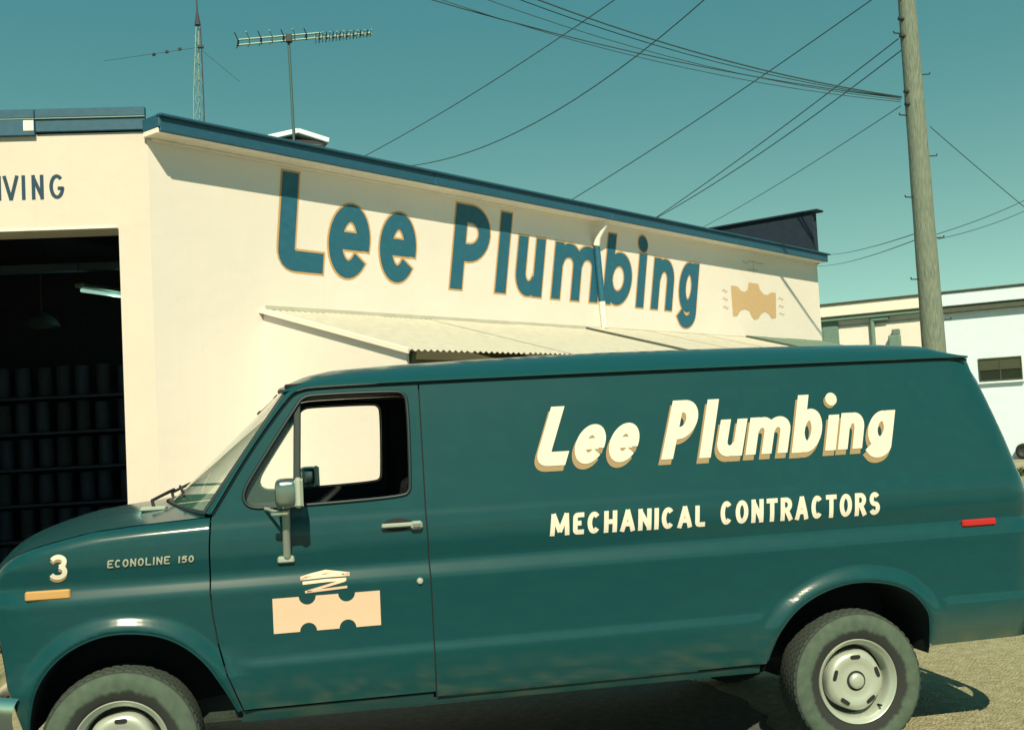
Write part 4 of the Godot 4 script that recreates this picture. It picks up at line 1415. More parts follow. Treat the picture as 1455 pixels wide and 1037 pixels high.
		mb.skin([shell], [Geometry2D.offset_polygon(hole, 0.012)[0]], span(0.38, 4.5, 0.12), span(0.46, 1.96, 0.06), func(p: Vector2) -> Vector3: return Vector3(p.x, p.y, (minf(van_z(p), prof_z(p.y)) - 0.024) * sg), out)
		vp("side_lining", mb, M.van_inner)
		# wheel wells
		for ar in [ARCH_F, ARCH_R]:
			mb = MB.new()
			for k in ar.size() - 1:
				var a: Vector2 = ar[k]
				var b: Vector2 = ar[k + 1]
				var cx := 0.07 if a.x < 2.0 else 3.48
				mb.flat(Vector3(a.x, a.y, (van_z(a) - 0.004) * sg), Vector3(b.x, b.y, (van_z(b) - 0.004) * sg), Vector3(b.x, b.y, 0.5 * sg), Vector3(a.x, a.y, 0.5 * sg), Vector3(cx, 0.4, 0) - Vector3(a.x, a.y, 0))
				mb.tri(Vector3(a.x, a.y, 0.5 * sg), Vector3(b.x, b.y, 0.5 * sg), Vector3(cx, 0.45, 0.5 * sg), out, out, out)
			vp("wheel_well", mb, M.van_inner)
			# rolled lip
			mb = MB.new()
			var lp := []
			for q in ar:
				if q.y > 0.5:
					lp.append(Vector3(q.x, q.y, (van_z(q) - 0.005) * sg))
			mb.tube(lp, 0.006, 6)
			vp("arch_lip", mb, M.paint)
		# drip rail and A pillar
		mb = MB.new()
		var rl := []
		for q in [Vector2(0.430, 1.395), Vector2(0.607, 1.672), Vector2(0.787, 1.905), Vector2(0.835, 1.934), Vector2(0.91, 1.944), Vector2(1.4, 1.947), Vector2(2.4, 1.950), Vector2(3.4, 1.949), Vector2(4.20, 1.947), Vector2(4.25, 1.941)]:
			rl.append(q)
		rl = Array(smooth_poly(PackedVector2Array(rl), 2, false))
		for k in rl.size() - 1:
			var a: Vector2 = rl[k]
			var b: Vector2 = rl[k + 1]
			var d := (b - a).normalized()
			var nn := Vector2(-d.y, d.x) * 0.011
			var z0a := (minf(prof_z(a.y), prof_z(1.38)) - 0.02)
			var z0b := (minf(prof_z(b.y), prof_z(1.38)) - 0.02)
			var z1a := z0a + 0.040
			var z1b := z0b + 0.040
			mb.flat(Vector3(a.x + nn.x, a.y + nn.y, z1a * sg), Vector3(b.x + nn.x, b.y + nn.y, z1b * sg), Vector3(b.x, b.y, z1b * sg), Vector3(a.x, a.y, z1a * sg), out)
			mb.flat(Vector3(a.x + nn.x, a.y + nn.y, z1a * sg), Vector3(b.x + nn.x, b.y + nn.y, z1b * sg), Vector3(b.x + nn.x, b.y + nn.y, z0b * sg), Vector3(a.x + nn.x, a.y + nn.y, z0a * sg), Vector3(nn.x, nn.y, 0))
			mb.flat(Vector3(a.x, a.y, z1a * sg), Vector3(b.x, b.y, z1b * sg), Vector3(b.x, b.y, z0b * sg), Vector3(a.x, a.y, z0a * sg), Vector3(-nn.x, -nn.y, 0))
		vp("drip_rail", mb, M.paint)
		mb = MB.new()
		var gut := []
		for q in rl:
			gut.append(Vector3(q.x + 0.002, q.y - 0.008, (minf(prof_z(q.y), prof_z(1.38)) + 0.002) * sg))
		mb.tube(gut, 0.007, 6)
		vp("rail_gutter_shade", mb, M.seal)  # dark line draws the gutter and the shadow beneath the rail
		mb = MB.new()
		var pl := func(u: float, w: float) -> Vector3:
			var o: Vector3 = ws_point(sg, w)
			var y := o.y
			var dx := table([Vector2(1.376, 0.425), Vector2(1.666, 0.607), Vector2(1.896, 0.785), Vector2(1.94, 0.85)], y)
			var dd := Vector3(dx, y + 0.002, (prof_z(y) - 0.004) * sg)
			var e := o.lerp(dd, u)
			e += Vector3(-0.35, 0.25, sg * 0.5) * 0.03 * sin(PI * u)
			return e
		mb.grid(pl, 8, 24, Vector3(1.2, 1.5, 0))
		vp("windscreen_pillar", mb, M.paint)
		mb = MB.new()
		var wt := []
		for k in 13:
			wt.append(ws_point(sg * 0.995, k / 12.0) + Vector3(-0.004, 0.006, 0.0))
		mb.tube(wt, 0.011, 6)
		vp("windscreen_seal", mb, M.seal)
		# marker lamps
		mb = MB.new()
		mb.box(Vector3(-0.2715, 1.087, (van_z(Vector2(-0.2715, 1.087)) + 0.004) * sg), Vector3(0.19, 0.042, 0.022), 0.009, Basis(Vector3(0, 1, 0), -0.06 * sg))
		vp("side_marker_lamp", mb, M.amber)
		mb = MB.new()
		mb.box(Vector3(4.20, 1.10, (van_z(Vector2(4.20, 1.10)) + 0.006) * sg), Vector3(0.19, 0.036, 0.024), 0.008)
		vp("rear_marker_lamp", mb, M.red)
		# handle
		var hd := node("door_handle", dr, Vector3(1.275, 1.285, van_z(Vector2(1.275, 1.285)) * sg))
		mb = MB.new()
		var rec := []
		for k in 20:
			rec.append(Vector3(cos(TAU * k / 20) * 0.068 - 0.02, sin(TAU * k / 20) * 0.03 + 0.004, 0.002 * sg))
		mb.poly3(rec, out)
		part("recess", mb, M.rubber, hd)
		mb = MB.new()
		mb.box(Vector3(-0.02, 0.003, 0.02 * sg), Vector3(0.15, 0.021, 0.02), 0.006)
		part("pull", mb, M.chrome_dull, hd)
		mb = MB.new()
		mb.box(Vector3(0.066, -0.002, 0.018 * sg), Vector3(0.055, 0.038, 0.03), 0.01)
		part("button_housing", mb, M.chrome_dull, hd)
		mb = MB.new()
		mb.box(Vector3(0.066, -0.002, 0.034 * sg), Vector3(0.034, 0.018, 0.006), 0.002)
		part("button", mb, M.steel, hd)
		mb = MB.new()
		mb.lathe(Vector3(1.346, 1.026, van_z(Vector2(1.346, 1.026)) * sg), Basis(Vector3(sg, 0, 0), Vector3(0, 1, 0), Vector3(0, 0, sg)), [Vector2(0.0, 0.012), Vector2(0.012, 0.010), Vector2(0.016, 0.0)], 16)
		vp("door_lock", mb, M.silver, dr)
		build_mirror(sg)
		# fuel door seam on the far side is out of sight; wheels
		for x in [0.0, 3.515]:
			build_wheel(Vector3(x, 0.385 if x < 1.0 else 0.352, 0.823 * sg), sg)
	build_van_ends()
	build_van_inside()
	build_van_letters()

func build_mirror(sg: float) -> void:
	var zb := van_z(Vector2(0.75, 1.40))
	var m := node("door_mirror", van, Vector3(0.765 if sg > 0.0 else 0.87, 1.47, (zb + 0.15) * sg))
	var mb := MB.new()
	var shell := func(u: float, w: float) -> Vector3:
		var a := (u - 0.5) * TAU
		var t := (w - 0.5) * PI
		var q := Vector3(signf(cos(a)) * pow(absf(cos(a)), 0.45) * pow(maxf(cos(t), 0.0), 0.4), signf(sin(t)) * pow(absf(sin(t)), 0.45), signf(sin(a)) * pow(absf(sin(a)), 0.45) * pow(maxf(cos(t), 0.0), 0.4))
		return Vector3(q.x * 0.052, q.y * 0.065, q.z * 0.085)
	mb.grid(shell, 28, 18, Vector3.ZERO)
	part("mirror_shell", mb, mat(lin(0.30, 0.36, 0.33), 0.22, 0.9), m)
	mb = MB.new()
	mb.box(Vector3(0.068, 0, 0), Vector3(0.006, 0.12, 0.15), 0.002)
	part("mirror_glass", mb, M.chrome, m)
	mb = MB.new()
	mb.box(Vector3(0.05, 0, 0.002 * sg), Vector3(0.036, 0.13, 0.165), 0.014)
	part("mirror_rim", mb, M.silver, m)
	mb = MB.new()
	mb.tube([Vector3(-0.005, -0.07, -0.01 * sg), Vector3(-0.008, -0.1, -0.03 * sg), Vector3(-0.012, -0.285, -0.125 * sg)], 0.0175, 8)
	part("mirror_arm", mb, M.silver, m)
	mb = MB.new()
	mb.box(Vector3(-0.018, -0.303, -0.138 * sg), Vector3(0.075, 0.03, 0.03), 0.006)
	part("mirror_foot", mb, M.chrome_dull, m)
	mb = MB.new()
	mb.box(Vector3(-0.035, -0.088, -0.01 * sg), Vector3(0.075, 0.022, 0.03), 0.006)
	part("clamp", mb, M.chrome, m)
	mb = MB.new()
	mb.tube([Vector3(-0.03, -0.088, -0.01 * sg), Vector3(-0.1, -0.07, -0.14 * sg)], 0.008, 6)
	part("brace", mb, M.chrome_dull, m)

var wheel_meshes := {}
func build_wheel(at: Vector3, sg: float) -> void:
	var w := node("wheel", van, at)
	w.rotation.y = 0.0 if sg > 0.0 else PI
	if wheel_meshes.is_empty():
		make_wheel()
	for k in ["tyre", "rim", "wheel_disc", "hub_cap", "hub_ring", "brake_drum"]:
		part(k, wheel_meshes[k][0], wheel_meshes[k][1], w)
	for k in 5:
		var o := part("vent_slot", wheel_meshes.slot[0], M.rubber, w)
		o.rotation.z = TAU * k / 5 + 0.31
	part("valve", wheel_meshes.valve[0], M.rubber, w)

func make_wheel() -> void:
	var ns := FastNoiseLite.new()
	ns.seed = 77
	ns.frequency = 1.0
	# tyre
	var mb := MB.new()
	var prof := [Vector2(0.203, 0.070), Vector2(0.208, 0.084), Vector2(0.218, 0.092), Vector2(0.224, 0.0945), Vector2(0.23, 0.097), Vector2(0.236, 0.099), Vector2(0.242, 0.1008), Vector2(0.248, 0.1024), Vector2(0.254, 0.1038), Vector2(0.26, 0.105), Vector2(0.266, 0.1056), Vector2(0.272, 0.1062), Vector2(0.279, 0.1068), Vector2(0.286, 0.107), Vector2(0.293, 0.1068), Vector2(0.3, 0.106), Vector2(0.307, 0.1046), Vector2(0.314, 0.1025), Vector2(0.321, 0.0995), Vector2(0.327, 0.096), Vector2(0.334, 0.091)]
	var zt := 0.086
	for k in 15:
		prof.append(Vector2(0.342 + 0.010 * sin(PI * (k + 0.5) / 15.0), lerpf(zt, -zt, k / 14.0)))
	prof += [Vector2(0.33, -0.095), Vector2(0.3, -0.104), Vector2(0.24, -0.1), Vector2(0.203, -0.07)]
	var segs := 200
	mb.lathe(Vector3.ZERO, Basis.IDENTITY, prof, segs, func(k, a, r):
		if k < 21 or k > 36: return r
		var j := int(round(a / TAU * segs)) % segs
		var row: int = k - 21
		var groove: bool = (row % 2 == 1) or ((j + (row / 2) * 2) % 4 == 0)
		return r - (0.006 if groove else 0.0))
	for q in mb.v:
		var r := Vector2(q.x, q.y).length()
		var a := atan2(q.y, q.x)
		var rag := 0.255 + 0.014 * ns.get_noise_2d(cos(a) * 2.2, sin(a) * 2.2) + 0.008 * ns.get_noise_2d(cos(a) * 9.0, sin(a) * 9.0)
		var dust := smoothstep(rag - 0.008, rag + 0.010, r)
		var dark := Color(0.022, 0.027, 0.027)
		var pale := Color(0.088, 0.132, 0.102).lerp(Color(0.045, 0.070, 0.057), 0.5 + 0.5 * ns.get_noise_2d(q.x * 14.0, q.y * 14.0))
		if r > 0.331:
			pale = Color(0.05, 0.072, 0.062)
			if r < 0.342 + 0.010 * cos(q.z / 0.086 * PI * 0.5) - 0.003: pale = Color(0.022, 0.03, 0.028)
		mb.col.append(dark.lerp(pale, dust if q.z > 0.0 or r > 0.33 else 0.0))
	wheel_meshes.tyre = [mb.mesh(), M.tyre]
	mb = MB.new()
	mb.lathe(Vector3.ZERO, Basis.IDENTITY, [Vector2(0.14, -0.03), Vector2(0.168, -0.005), Vector2(0.176, 0.03), Vector2(0.180, 0.062), Vector2(0.187, 0.074), Vector2(0.196, 0.080), Vector2(0.201, 0.091), Vector2(0.206, 0.094), Vector2(0.210, 0.090), Vector2(0.209, 0.08)], 64)
	wheel_meshes.rim = [mb.mesh(), M.silver]
	mb = MB.new()
	mb.lathe(Vector3.ZERO, Basis.IDENTITY, [Vector2(0.0, 0.066), Vector2(0.05, 0.066), Vector2(0.07, 0.063), Vector2(0.09, 0.066), Vector2(0.112, 0.074), Vector2(0.132, 0.070), Vector2(0.145, 0.058), Vector2(0.150, 0.035), Vector2(0.151, -0.01)], 80, func(k, a, r):
		return r + (0.004 * cos(a * 5.0 + 0.6) * smoothstep(4.0, 6.0, float(k)) if k > 4 else 0.0))
	wheel_meshes.wheel_disc = [mb.mesh(), M.silver]
	mb = MB.new()
	mb.lathe(Vector3.ZERO, Basis.IDENTITY, [Vector2(0.0, 0.090), Vector2(0.02, 0.0885), Vector2(0.033, 0.085), Vector2(0.038, 0.079), Vector2(0.039, 0.066), Vector2(0.041, 0.0655)], 32)
	wheel_meshes.hub_cap = [mb.mesh(), M.silver]
	mb = MB.new()
	mb.lathe(Vector3.ZERO, Basis.IDENTITY, [Vector2(0.0, 0.005), Vector2(0.178, 0.004), Vector2(0.18, -0.09)], 40)
	wheel_meshes.brake_drum = [mb.mesh(), M.rubber]
	mb = MB.new()
	mb.lathe(Vector3.ZERO, Basis.IDENTITY, [Vector2(0.038, 0.068), Vector2(0.050, 0.0672)], 32)
	wheel_meshes.hub_ring = [mb.mesh(), M.rubber]
	mb = MB.new()
	# slot lies across the radius at 0.118
	var sl := []
	for k in 16:
		var a := TAU * k / 16
		var px := signf(cos(a)) * pow(absf(cos(a)), 0.5) * 0.027
		var py := signf(sin(a)) * pow(absf(sin(a)), 0.5) * 0.0105
		sl.append(Vector3(0.118 + py, px, 0.0765 - absf(py) * 0.1))
	mb.poly3(sl, Vector3(0, 0, 1))
	wheel_meshes.slot = [mb.mesh(), M.rubber]
	mb = MB.new()
	mb.tube([Vector3(0.118, -0.132, 0.05), Vector3(0.112, -0.125, 0.098)], 0.005, 6)
	wheel_meshes.valve = [mb.mesh(), M.rubber]

func build_van_ends() -> void:
	var mb := MB.new()
	var ws := []
	for k in 41:
		var t := k / 20.0 - 1.0
		ws.append(signf(t) * pow(absf(t), 0.6))
	var us := []
	for k in 31:
		var t := k / 30.0
		us.append(0.04 * t * 10.0 * 0.5 if t < 0.5 else lerpf(0.1, 1.0, (t - 0.5) * 2.0))
	mb.grid(roof_point, 30, 40, Vector3(2.3, -3.0, 0), us, ws)
	vp("roof", mb, M.paint)
	# windscreen, header
	mb = MB.new()
	mb.grid(func(u, w): return ws_point(u * 2.0 - 1.0, w), 24, 10, Vector3(1.6, 1.2, 0))
	vp("windscreen", mb, M.windscreen)
	mb = MB.new()
	var hd := []
	for k in 25:
		hd.append(ws_point(k / 12.0 - 1.0, 1.0) + Vector3(-0.002, 0.004, 0))
	mb.tube(hd, 0.012, 6)
	vp("windscreen_seal", mb, M.seal)
	mb = MB.new()
	mb.grid(func(u, w):
		var a := roof_point(0.0, u * 2.0 - 1.0)
		var b := ws_point((u * 2.0 - 1.0) * 1.0, 1.0)
		return b.lerp(a, w) + Vector3(-0.006, 0.004, 0) * sin(PI * w), 24, 4, Vector3(1.6, 1.2, 0))
	vp("roof_header", mb, M.paint)
	mb = MB.new()
	var bs := []
	for k in 25:
		bs.append(ws_point(k / 12.0 - 1.0, 0.0) + Vector3(-0.002, 0.006, 0))
	mb.tube(bs, 0.012, 6)
	vp("windscreen_seal", mb, M.seal)
	# hood
	mb = MB.new()
	mb.grid(func(u, w):
		var k := 1.0 - pow(absf(w), 2.2)
		var xn := -0.50 - 0.085 * k
		var xb: float = 0.40 - 0.262 * k
		var x := lerpf(xn, xb, u)
		var xe := lerpf(-0.50, 0.40, u)
		var y := fender_top(xe) + lerpf(0.03, 0.055, u) * k
		return Vector3(x, y, w * (van_z(Vector2(xe, fender_top(xe))) + 0.001)), 40, 40, Vector3(0, -3.0, 0), [], ws)
	vp("hood", mb, M.paint)
	mb = MB.new()
	for z in [-0.74, 0.74]:
		var sp := []
		for k in 12:
			var xe := lerpf(-0.45, 0.2, k / 11.0)
			sp.append(Vector3(xe, fender_top(xe) + 0.018, z))
		mb.tube(sp, 0.004, 5)
	vp("hood_seam", mb, M.seal)
	# cowl grille, wipers
	mb = MB.new()
	for k in 9:
		mb.box(Vector3(0.13 + 0.02 * absf(k - 4.0), 1.414 - 0.004 * absf(k - 4.0), (k - 4) * 0.15), Vector3(0.05, 0.008, 0.12), 0.003)
	vp("cowl_vent", mb, M.rubber)
	for z in [0.55, -0.3]:
		mb = MB.new()
		mb.tube([Vector3(0.13, 1.415, z), Vector3(0.12, 1.45, z - 0.02), Vector3(0.17, 1.475, z - 0.2), Vector3(0.19, 1.485, z - 0.32)], 0.009, 6)
		mb.tube([ws_point((z - 0.02) / 0.9, 0.09) + Vector3(-0.015, 0.02, 0), ws_point((z - 0.5) / 0.9, 0.10) + Vector3(-0.015, 0.02, 0)], 0.008, 6)
		vp("wiper", mb, M.rubber)
		mb = MB.new()
		mb.box(Vector3(0.13, 1.412, z), Vector3(0.12, 0.02, 0.1), 0.008)
		vp("wiper_pivot", mb, M.chrome_dull)
	mb = MB.new()
	mb.tube([ws_point(-0.25, 0.80) + Vector3(-0.012, 0.012, 0), ws_point(-0.3, 0.97) + Vector3(-0.012, 0.012, 0)], 0.007, 6)
	mb.tube([ws_point(-0.25, 0.79) + Vector3(-0.012, 0.012, 0), ws_point(-0.255, 0.82) + Vector3(-0.012, 0.012, 0)], 0.014, 6)
	mb.tube([ws_point(-0.3, 0.95) + Vector3(-0.012, 0.012, 0), ws_point(-0.305, 0.985) + Vector3(-0.012, 0.012, 0)], 0.014, 6)
	vp("aerial", mb, M.rubber)
	# nose
	mb = MB.new()
	var nx := func(y: float) -> float: return table([Vector2(0.5, -0.40), Vector2(0.69, -0.46), Vector2(0.93, -0.495), Vector2(1.1, -0.503), Vector2(1.17, -0.502), Vector2(1.2, -0.50)], y)
	mb.grid(func(u, w):
		var y := lerpf(0.52, 1.195, u)
		var k := 1.0 - pow(absf(w), 2.2)
		return Vector3(nx.call(y) - 0.085 * k, y + 0.03 * k * u, w * van_z(Vector2(nx.call(y), y))), 20, 30, Vector3(2, 0.8, 0))
	vp("nose_panel", mb, M.paint)
	mb = MB.new()
	mb.box(Vector3(-0.572, 0.95, 0), Vector3(0.04, 0.26, 1.3), 0.02)
	var gr := vp("grille", mb, M.rubber)
	for k in 5:
		mb = MB.new()
		mb.box(Vector3(-0.598, 0.85 + k * 0.05, 0), Vector3(0.02, 0.014, 1.26), 0.004)
		vp("grille_bar", mb, M.chrome_dull, gr)
	for z in [-0.72, 0.72]:
		var hl := node("headlight", van, Vector3(-0.56, 0.95, z))
		mb = MB.new()
		mb.box(Vector3.ZERO, Vector3(0.05, 0.26, 0.22), 0.02)
		part("bezel", mb, M.chrome_dull, hl)
		mb = MB.new()
		mb.lathe(Vector3(-0.02, 0, 0), Basis(Vector3(0, 0, 1), Vector3(0, 1, 0), Vector3(-1, 0, 0)), [Vector2(0.0, 0.035), Vector2(0.05, 0.028), Vector2(0.085, 0.005)], 24)
		part("lens", mb, M.silver, hl)
	# bumpers
	for e in [[-0.66, -1.0, 0.565], [4.66, 1.0, 0.58]]:
		mb = MB.new()
		mb.grid(func(u, w):
			var z: float = (u * 2.0 - 1.0)
			var k := pow(absf(z), 6.0)
			var a := lerpf(-1.1, 1.1, w)
			var x: float = e[0] - e[1] * (0.26 * k) + e[1] * 0.035 * cos(a * 1.3)
			return Vector3(x, e[2] + 0.1 * sin(a), z * 0.96), 60, 12, Vector3(e[0] - e[1] * 2.0, e[2], 0))
		vp("bumper", mb, M.chrome)
	# rear panel with its doors
	mb = MB.new()
	mb.grid(func(u, w):
		var y := lerpf(0.50, 1.95, u)
		var k := 1.0 - pow(absf(w), 3.0)
		var x := rear_x(y)
		return Vector3(x + 0.05 * k, y, w * (van_z(Vector2(x - 0.0005, y)))), 30, 30, Vector3(1, 1.0, 0))
	vp("rear_panel", mb, M.paint)
	for s in [-1.0, 1.0]:
		mb = MB.new()
		mb.box(Vector3(4.60, 0.96, 0.72 * s), Vector3(0.04, 0.3, 0.13), 0.015)
		vp("tail_lamp", mb, M.red)
		mb = MB.new()
		mb.box(Vector3(4.50, 1.6, 0.38 * s), Vector3(0.02, 0.36, 0.56), 0.008, Basis(Vector3(0, 0, 1), 0.33))
		vp("rear_window", mb, M.dark_glass)
	# underside: floor pan, rails, axles, drive shaft, silencer
	mb = MB.new()
	mb.box(Vector3(2.0, 0.56, 0), Vector3(4.7, 0.05, 0.98), 0.01)
	mb.box(Vector3(1.75, 0.545, 0), Vector3(2.4, 0.05, 1.82), 0.01)
	mb.box(Vector3(4.2, 0.56, 0), Vector3(0.56, 0.05, 1.7), 0.01)
	vp("floor_pan", mb, M.van_inner)
	for z in [-0.45, 0.45]:
		mb = MB.new()
		mb.box(Vector3(2.0, 0.47, z), Vector3(4.6, 0.12, 0.07), 0.01)
		vp("frame_rail", mb, M.dark_steel)
	mb = MB.new()
	mb.tube([Vector3(3.505, 0.352, -0.78), Vector3(3.505, 0.352, 0.78)], 0.05, 12)
	mb.lathe(Vector3(3.505, 0.352, 0), Basis(Vector3(0, 0, 1), Vector3(0, 1, 0), Vector3(-1, 0, 0)), [Vector2(0.0, 0.17), Vector2(0.11, 0.12), Vector2(0.16, 0.0), Vector2(0.1, -0.14), Vector2(0, -0.16)], 20)
	vp("rear_axle", mb, M.dark_steel)
	mb = MB.new()
	mb.tube([Vector3(0.05, 0.33, -0.74), Vector3(0.05, 0.40, 0.0), Vector3(0.05, 0.33, 0.74)], 0.045, 10)
	vp("front_beam", mb, M.dark_steel)
	mb = MB.new()
	mb.tube([Vector3(1.2, 0.36, -0.3), Vector3(1.9, 0.36, -0.3)], 0.1, 14)
	mb.tube([Vector3(0.4, 0.4, -0.3), Vector3(4.3, 0.38, -0.3)], 0.028, 10)
	vp("exhaust", mb, M.dark_steel)
	mb = MB.new()
	mb.tube([Vector3(0.5, 0.42, 0.0), Vector3(3.4, 0.36, 0.0)], 0.045, 10)
	vp("drive_shaft", mb, M.dark_steel)

func build_van_inside() -> void:
	var mb := MB.new()
	mb.box(Vector3(0.62, 1.2, 0), Vector3(0.42, 0.28, 1.72), 0.06)
	vp("dashboard", mb, M.seat)
	mb = MB.new()
	mb.box(Vector3(1.56, 1.25, 0), Vector3(0.03, 1.3, 1.7), 0.01)
	vp("added_bulkhead", mb, M.van_inner)  # dark partition added to keep light out behind the seats
	mb = MB.new()
	mb.box(Vector3(1.0, 0.68, 0), Vector3(1.1, 0.04, 1.8), 0.01)
	vp("cab_floor", mb, M.van_inner)
	mb = MB.new()
	mb.box(Vector3(1.1, 1.955, 0), Vector3(0.66, 0.02, 1.68), 0.008)
	vp("headliner", mb, M.van_inner)
	for z in [0.45, -0.45]:
		var s := node("seat", van, Vector3(1.2, 0.7, z))
		mb = MB.new()
		mb.box(Vector3(0, 0.22, 0), Vector3(0.5, 0.16, 0.5), 0.05)
		part("cushion", mb, M.seat, s)
		mb = MB.new()
		mb.box(Vector3(0.24, 0.5, 0), Vector3(0.12, 0.5, 0.48), 0.05, Basis(Vector3(0, 0, 1), -0.18))
		part("backrest", mb, M.seat, s)
	mb = MB.new()
	var c := Vector3(0.86, 1.34, 0.45)
	var bb := Basis(Vector3(0, 0, 1), 0.62)
	var ring := []
	for k in 33:
		ring.append(c + bb * Vector3(cos(TAU * k / 32) * 0.19, 0, sin(TAU * k / 32) * 0.19))
	mb.tube(ring, 0.012, 8, -1.0, false)
	for a in [0.3, 2.8, 4.7]:
		mb.tube([c, c + bb * Vector3(cos(a) * 0.19, 0, sin(a) * 0.19)], 0.011, 6)
	mb.tube([c, c + bb * Vector3(0, -0.4, 0)], 0.025, 8)
	vp("steering_wheel", mb, M.rubber)

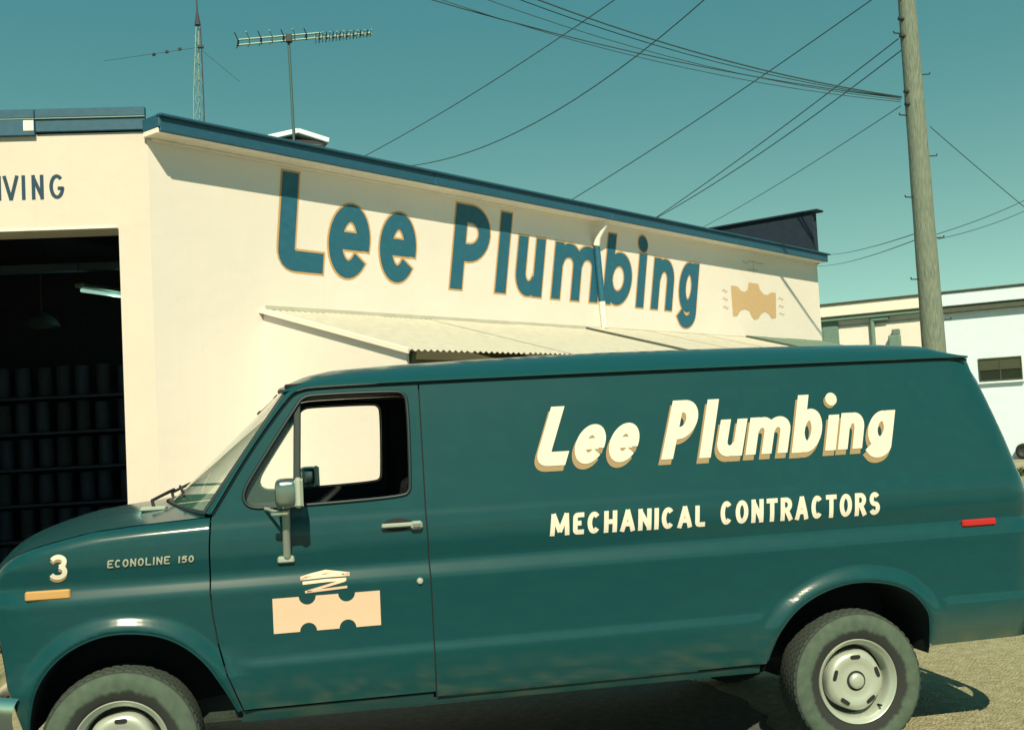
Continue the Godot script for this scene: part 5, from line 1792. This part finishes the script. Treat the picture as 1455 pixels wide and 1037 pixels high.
func build_van_letters() -> void:
	var out := Vector3(0, 0, 1)
	var put := func(p: Vector2, lift: float) -> Vector3:
		var z := van_z(p)
		var g := (van_z(p + Vector2(0, 0.004)) - van_z(p - Vector2(0, 0.004))) / 0.008
		var n := Vector3(0, -g, 1).normalized()
		return Vector3(p.x, p.y, z) + n * lift
	# LETTERS
	var sg := node("side_lettering", van)
	sg.set_meta("label", "cream slanted shop name with tan drop shade")
	var W := NAME_ROWS
	for w in W:
		var a := MB.new()
		letter(a, w[0], Vector2(w[1], w[2]), w[3], w[4], w[5], w[6], 0.002, put, 0.003, out, Vector2(-0.014, -0.024), 0.02)
		if w[0] == "i":
			disc(a, Vector2(w[7], w[8]) + Vector2(-0.011, -0.012), Vector2(0.031, 0.033), put, 0.0042, out)
		part("letter_shade", a, M.van_tan, sg)
		a = MB.new()
		letter(a, w[0], Vector2(w[1], w[2]), w[3], w[4], w[5], w[6], 0.0, put, 0.0055, out, Vector2.ZERO, 0.02)
		if w[0] == "i":
			disc(a, Vector2(w[7], w[8]), Vector2(0.031, 0.033), put, 0.0067, out)
		part("letter", a, M.van_cream, sg)
	var cp := node("trade_lettering", van)
	cp.set_meta("label", "small cream capitals under the name")
	for w in CAP_ROWS:
		var text: String = w[0]
		var wide := {"M": 1.25, "E": 0.72, "C": 0.86, "H": 0.86, "A": 0.95, "N": 0.88, "I": 0.24, "L": 0.68, "O": 0.92, "T": 0.80, "R": 0.86, "S": 0.80}
		var tot := 0.0
		for ch in text: tot += wide[ch] + 0.22
		tot -= 0.22
		var x: float = w[1]
		var sc: float = (w[3] - w[1]) / tot
		for ch in text:
			var f: float = (x - w[1]) / (w[3] - w[1])
			var a := MB.new()
			letter(a, ch, Vector2(x, lerpf(w[2], w[4], f)), wide[ch] * sc, w[5], 0.08, 0.0225, 0.0, put, 0.003, out, Vector2.ZERO, 0.015)
			part("letter", a, M.van_cream, cp)
			x += (wide[ch] + 0.22) * sc
	# fleet number on the fender
	var a3 := MB.new()
	letter(a3, "3", Vector2(NUM[0], NUM[1]), NUM[2], NUM[3], 0.05, 0.020, 0.0, put, 0.003, out, Vector2(-0.002, -0.012), 0.01)
	vp("fleet_number_shade", a3, M.van_tan)
	a3 = MB.new()
	letter(a3, "3", Vector2(NUM[0], NUM[1]), NUM[2], NUM[3], 0.05, 0.020, 0.0, put, 0.005, out, Vector2.ZERO, 0.01)
	vp("fleet_number", a3, M.van_cream)
	# chrome badge: letters stand proud
	var bd := node("fender_badge", van)
	bd.set_meta("label", "small chrome badge letters")
	for w in BADGE:
		var text: String = w[0]
		var x: float = w[1]
		var narrow := 0
		for ch in text:
			if ch == "I" or ch == "1": narrow += 1
		var step: float = (w[2] - w[1]) / (text.length() - 0.55 * narrow)
		for ch in text:
			var b := MB.new()
			letter(b, ch, Vector2(x, w[3]), step * (0.78 if ch != "I" and ch != "1" else 0.2), w[4], 0.1, 0.0065, 0.0, put, 0.006, out, Vector2.ZERO, 0.01)
			part("letter", b, M.chrome_dull, bd)
			x += step * (0.45 if ch == "I" or ch == "1" else 1.0)
	# pipe fitting emblem on the door
	var poly := PackedVector2Array()
	var E := EMBLEM
	# [left, right, top, bottom, notch radius, notch xs]
	poly.append(Vector2(E[0], E[3])); 
	for nx in [E[5], E[6]]:
		for k in 11:
			var t := PI - PI * k / 10.0
			poly.append(Vector2(nx + cos(t) * E[4], E[3] + sin(t) * E[4]))
	poly.append(Vector2(E[1], E[3])); poly.append(Vector2(E[1], E[2]))
	for nx in [E[6], E[5]]:
		for k in 11:
			var t := -PI * k / 10.0
			poly.append(Vector2(nx + cos(t) * E[4], E[2] + sin(t) * E[4]))
	poly.append(Vector2(E[0], E[2]))
	if Geometry2D.is_polygon_clockwise(poly): poly.reverse()
	var me := MB.new()
	me.skin([poly], [], span(E[0], E[1], 0.03), span(E[3] - 0.02, E[2] + 0.02, 0.02), func(p: Vector2) -> Vector3: return put.call(p, 0.003), out)
	vp("door_emblem", me, M.van_logo)
	me = MB.new()
	for s in SCRIB:
		ribbon(me, P2(s[1]), s[0], put, 0.0035, out, 0.012)
	vp("emblem_handle", me, M.van_logo)

const NAME_ROWS := [
	["L", 1.913, 1.514, 0.154, 0.281, 0.390, 0.066, 0, 0], ["e", 2.095, 1.514, 0.148, 0.187, 0.330, 0.0525, 0, 0], ["e", 2.264, 1.512, 0.147, 0.187, 0.330, 0.0525, 0, 0],
	["P", 2.545, 1.512, 0.148, 0.283, 0.320, 0.060, 0, 0], ["l", 2.738, 1.508, 0.060, 0.284, 0.270, 0.059, 0, 0], ["u", 2.820, 1.509, 0.139, 0.180, 0.290, 0.0525, 0, 0],
	["m", 2.978, 1.510, 0.220, 0.181, 0.270, 0.0525, 0, 0], ["b", 3.221, 1.506, 0.149, 0.285, 0.250, 0.057, 0, 0], ["i", 3.400, 1.508, 0.056, 0.176, 0.250, 0.057, 3.466, 1.763],
	["n", 3.468, 1.509, 0.131, 0.181, 0.250, 0.0525, 0, 0], ["g", 3.621, 1.511, 0.138, 0.181, 0.270, 0.0525, 0, 0]]
const CAP_ROWS := [["MECHANICAL", 1.968, 1.187, 2.737, 1.180, 0.102], ["CONTRACTORS", 2.815, 1.182, 3.655, 1.177, 0.112]]
const NUM := [-0.262, 1.152, 0.074, 0.108]
const BADGE := [["ECONOLINE", -0.021, 0.250, 1.187, 0.034], ["150", 0.280, 0.352, 1.187, 0.030]]
const EMBLEM := [0.680, 1.160, 0.998, 0.840, 0.038, 0.834, 1.010]
const SCRIB := [[0.016, [0.807, 1.076, 0.858, 1.088, 0.920, 1.099, 0.981, 1.088, 1.027, 1.080]], [0.014, [0.807, 1.076, 0.92, 1.080, 1.027, 1.080]], [0.013, [0.816, 1.056, 0.92, 1.060, 1.011, 1.059]], [0.011, [1.005, 1.055, 0.835, 1.019]], [0.011, [0.825, 1.017, 1.014, 1.026]]]
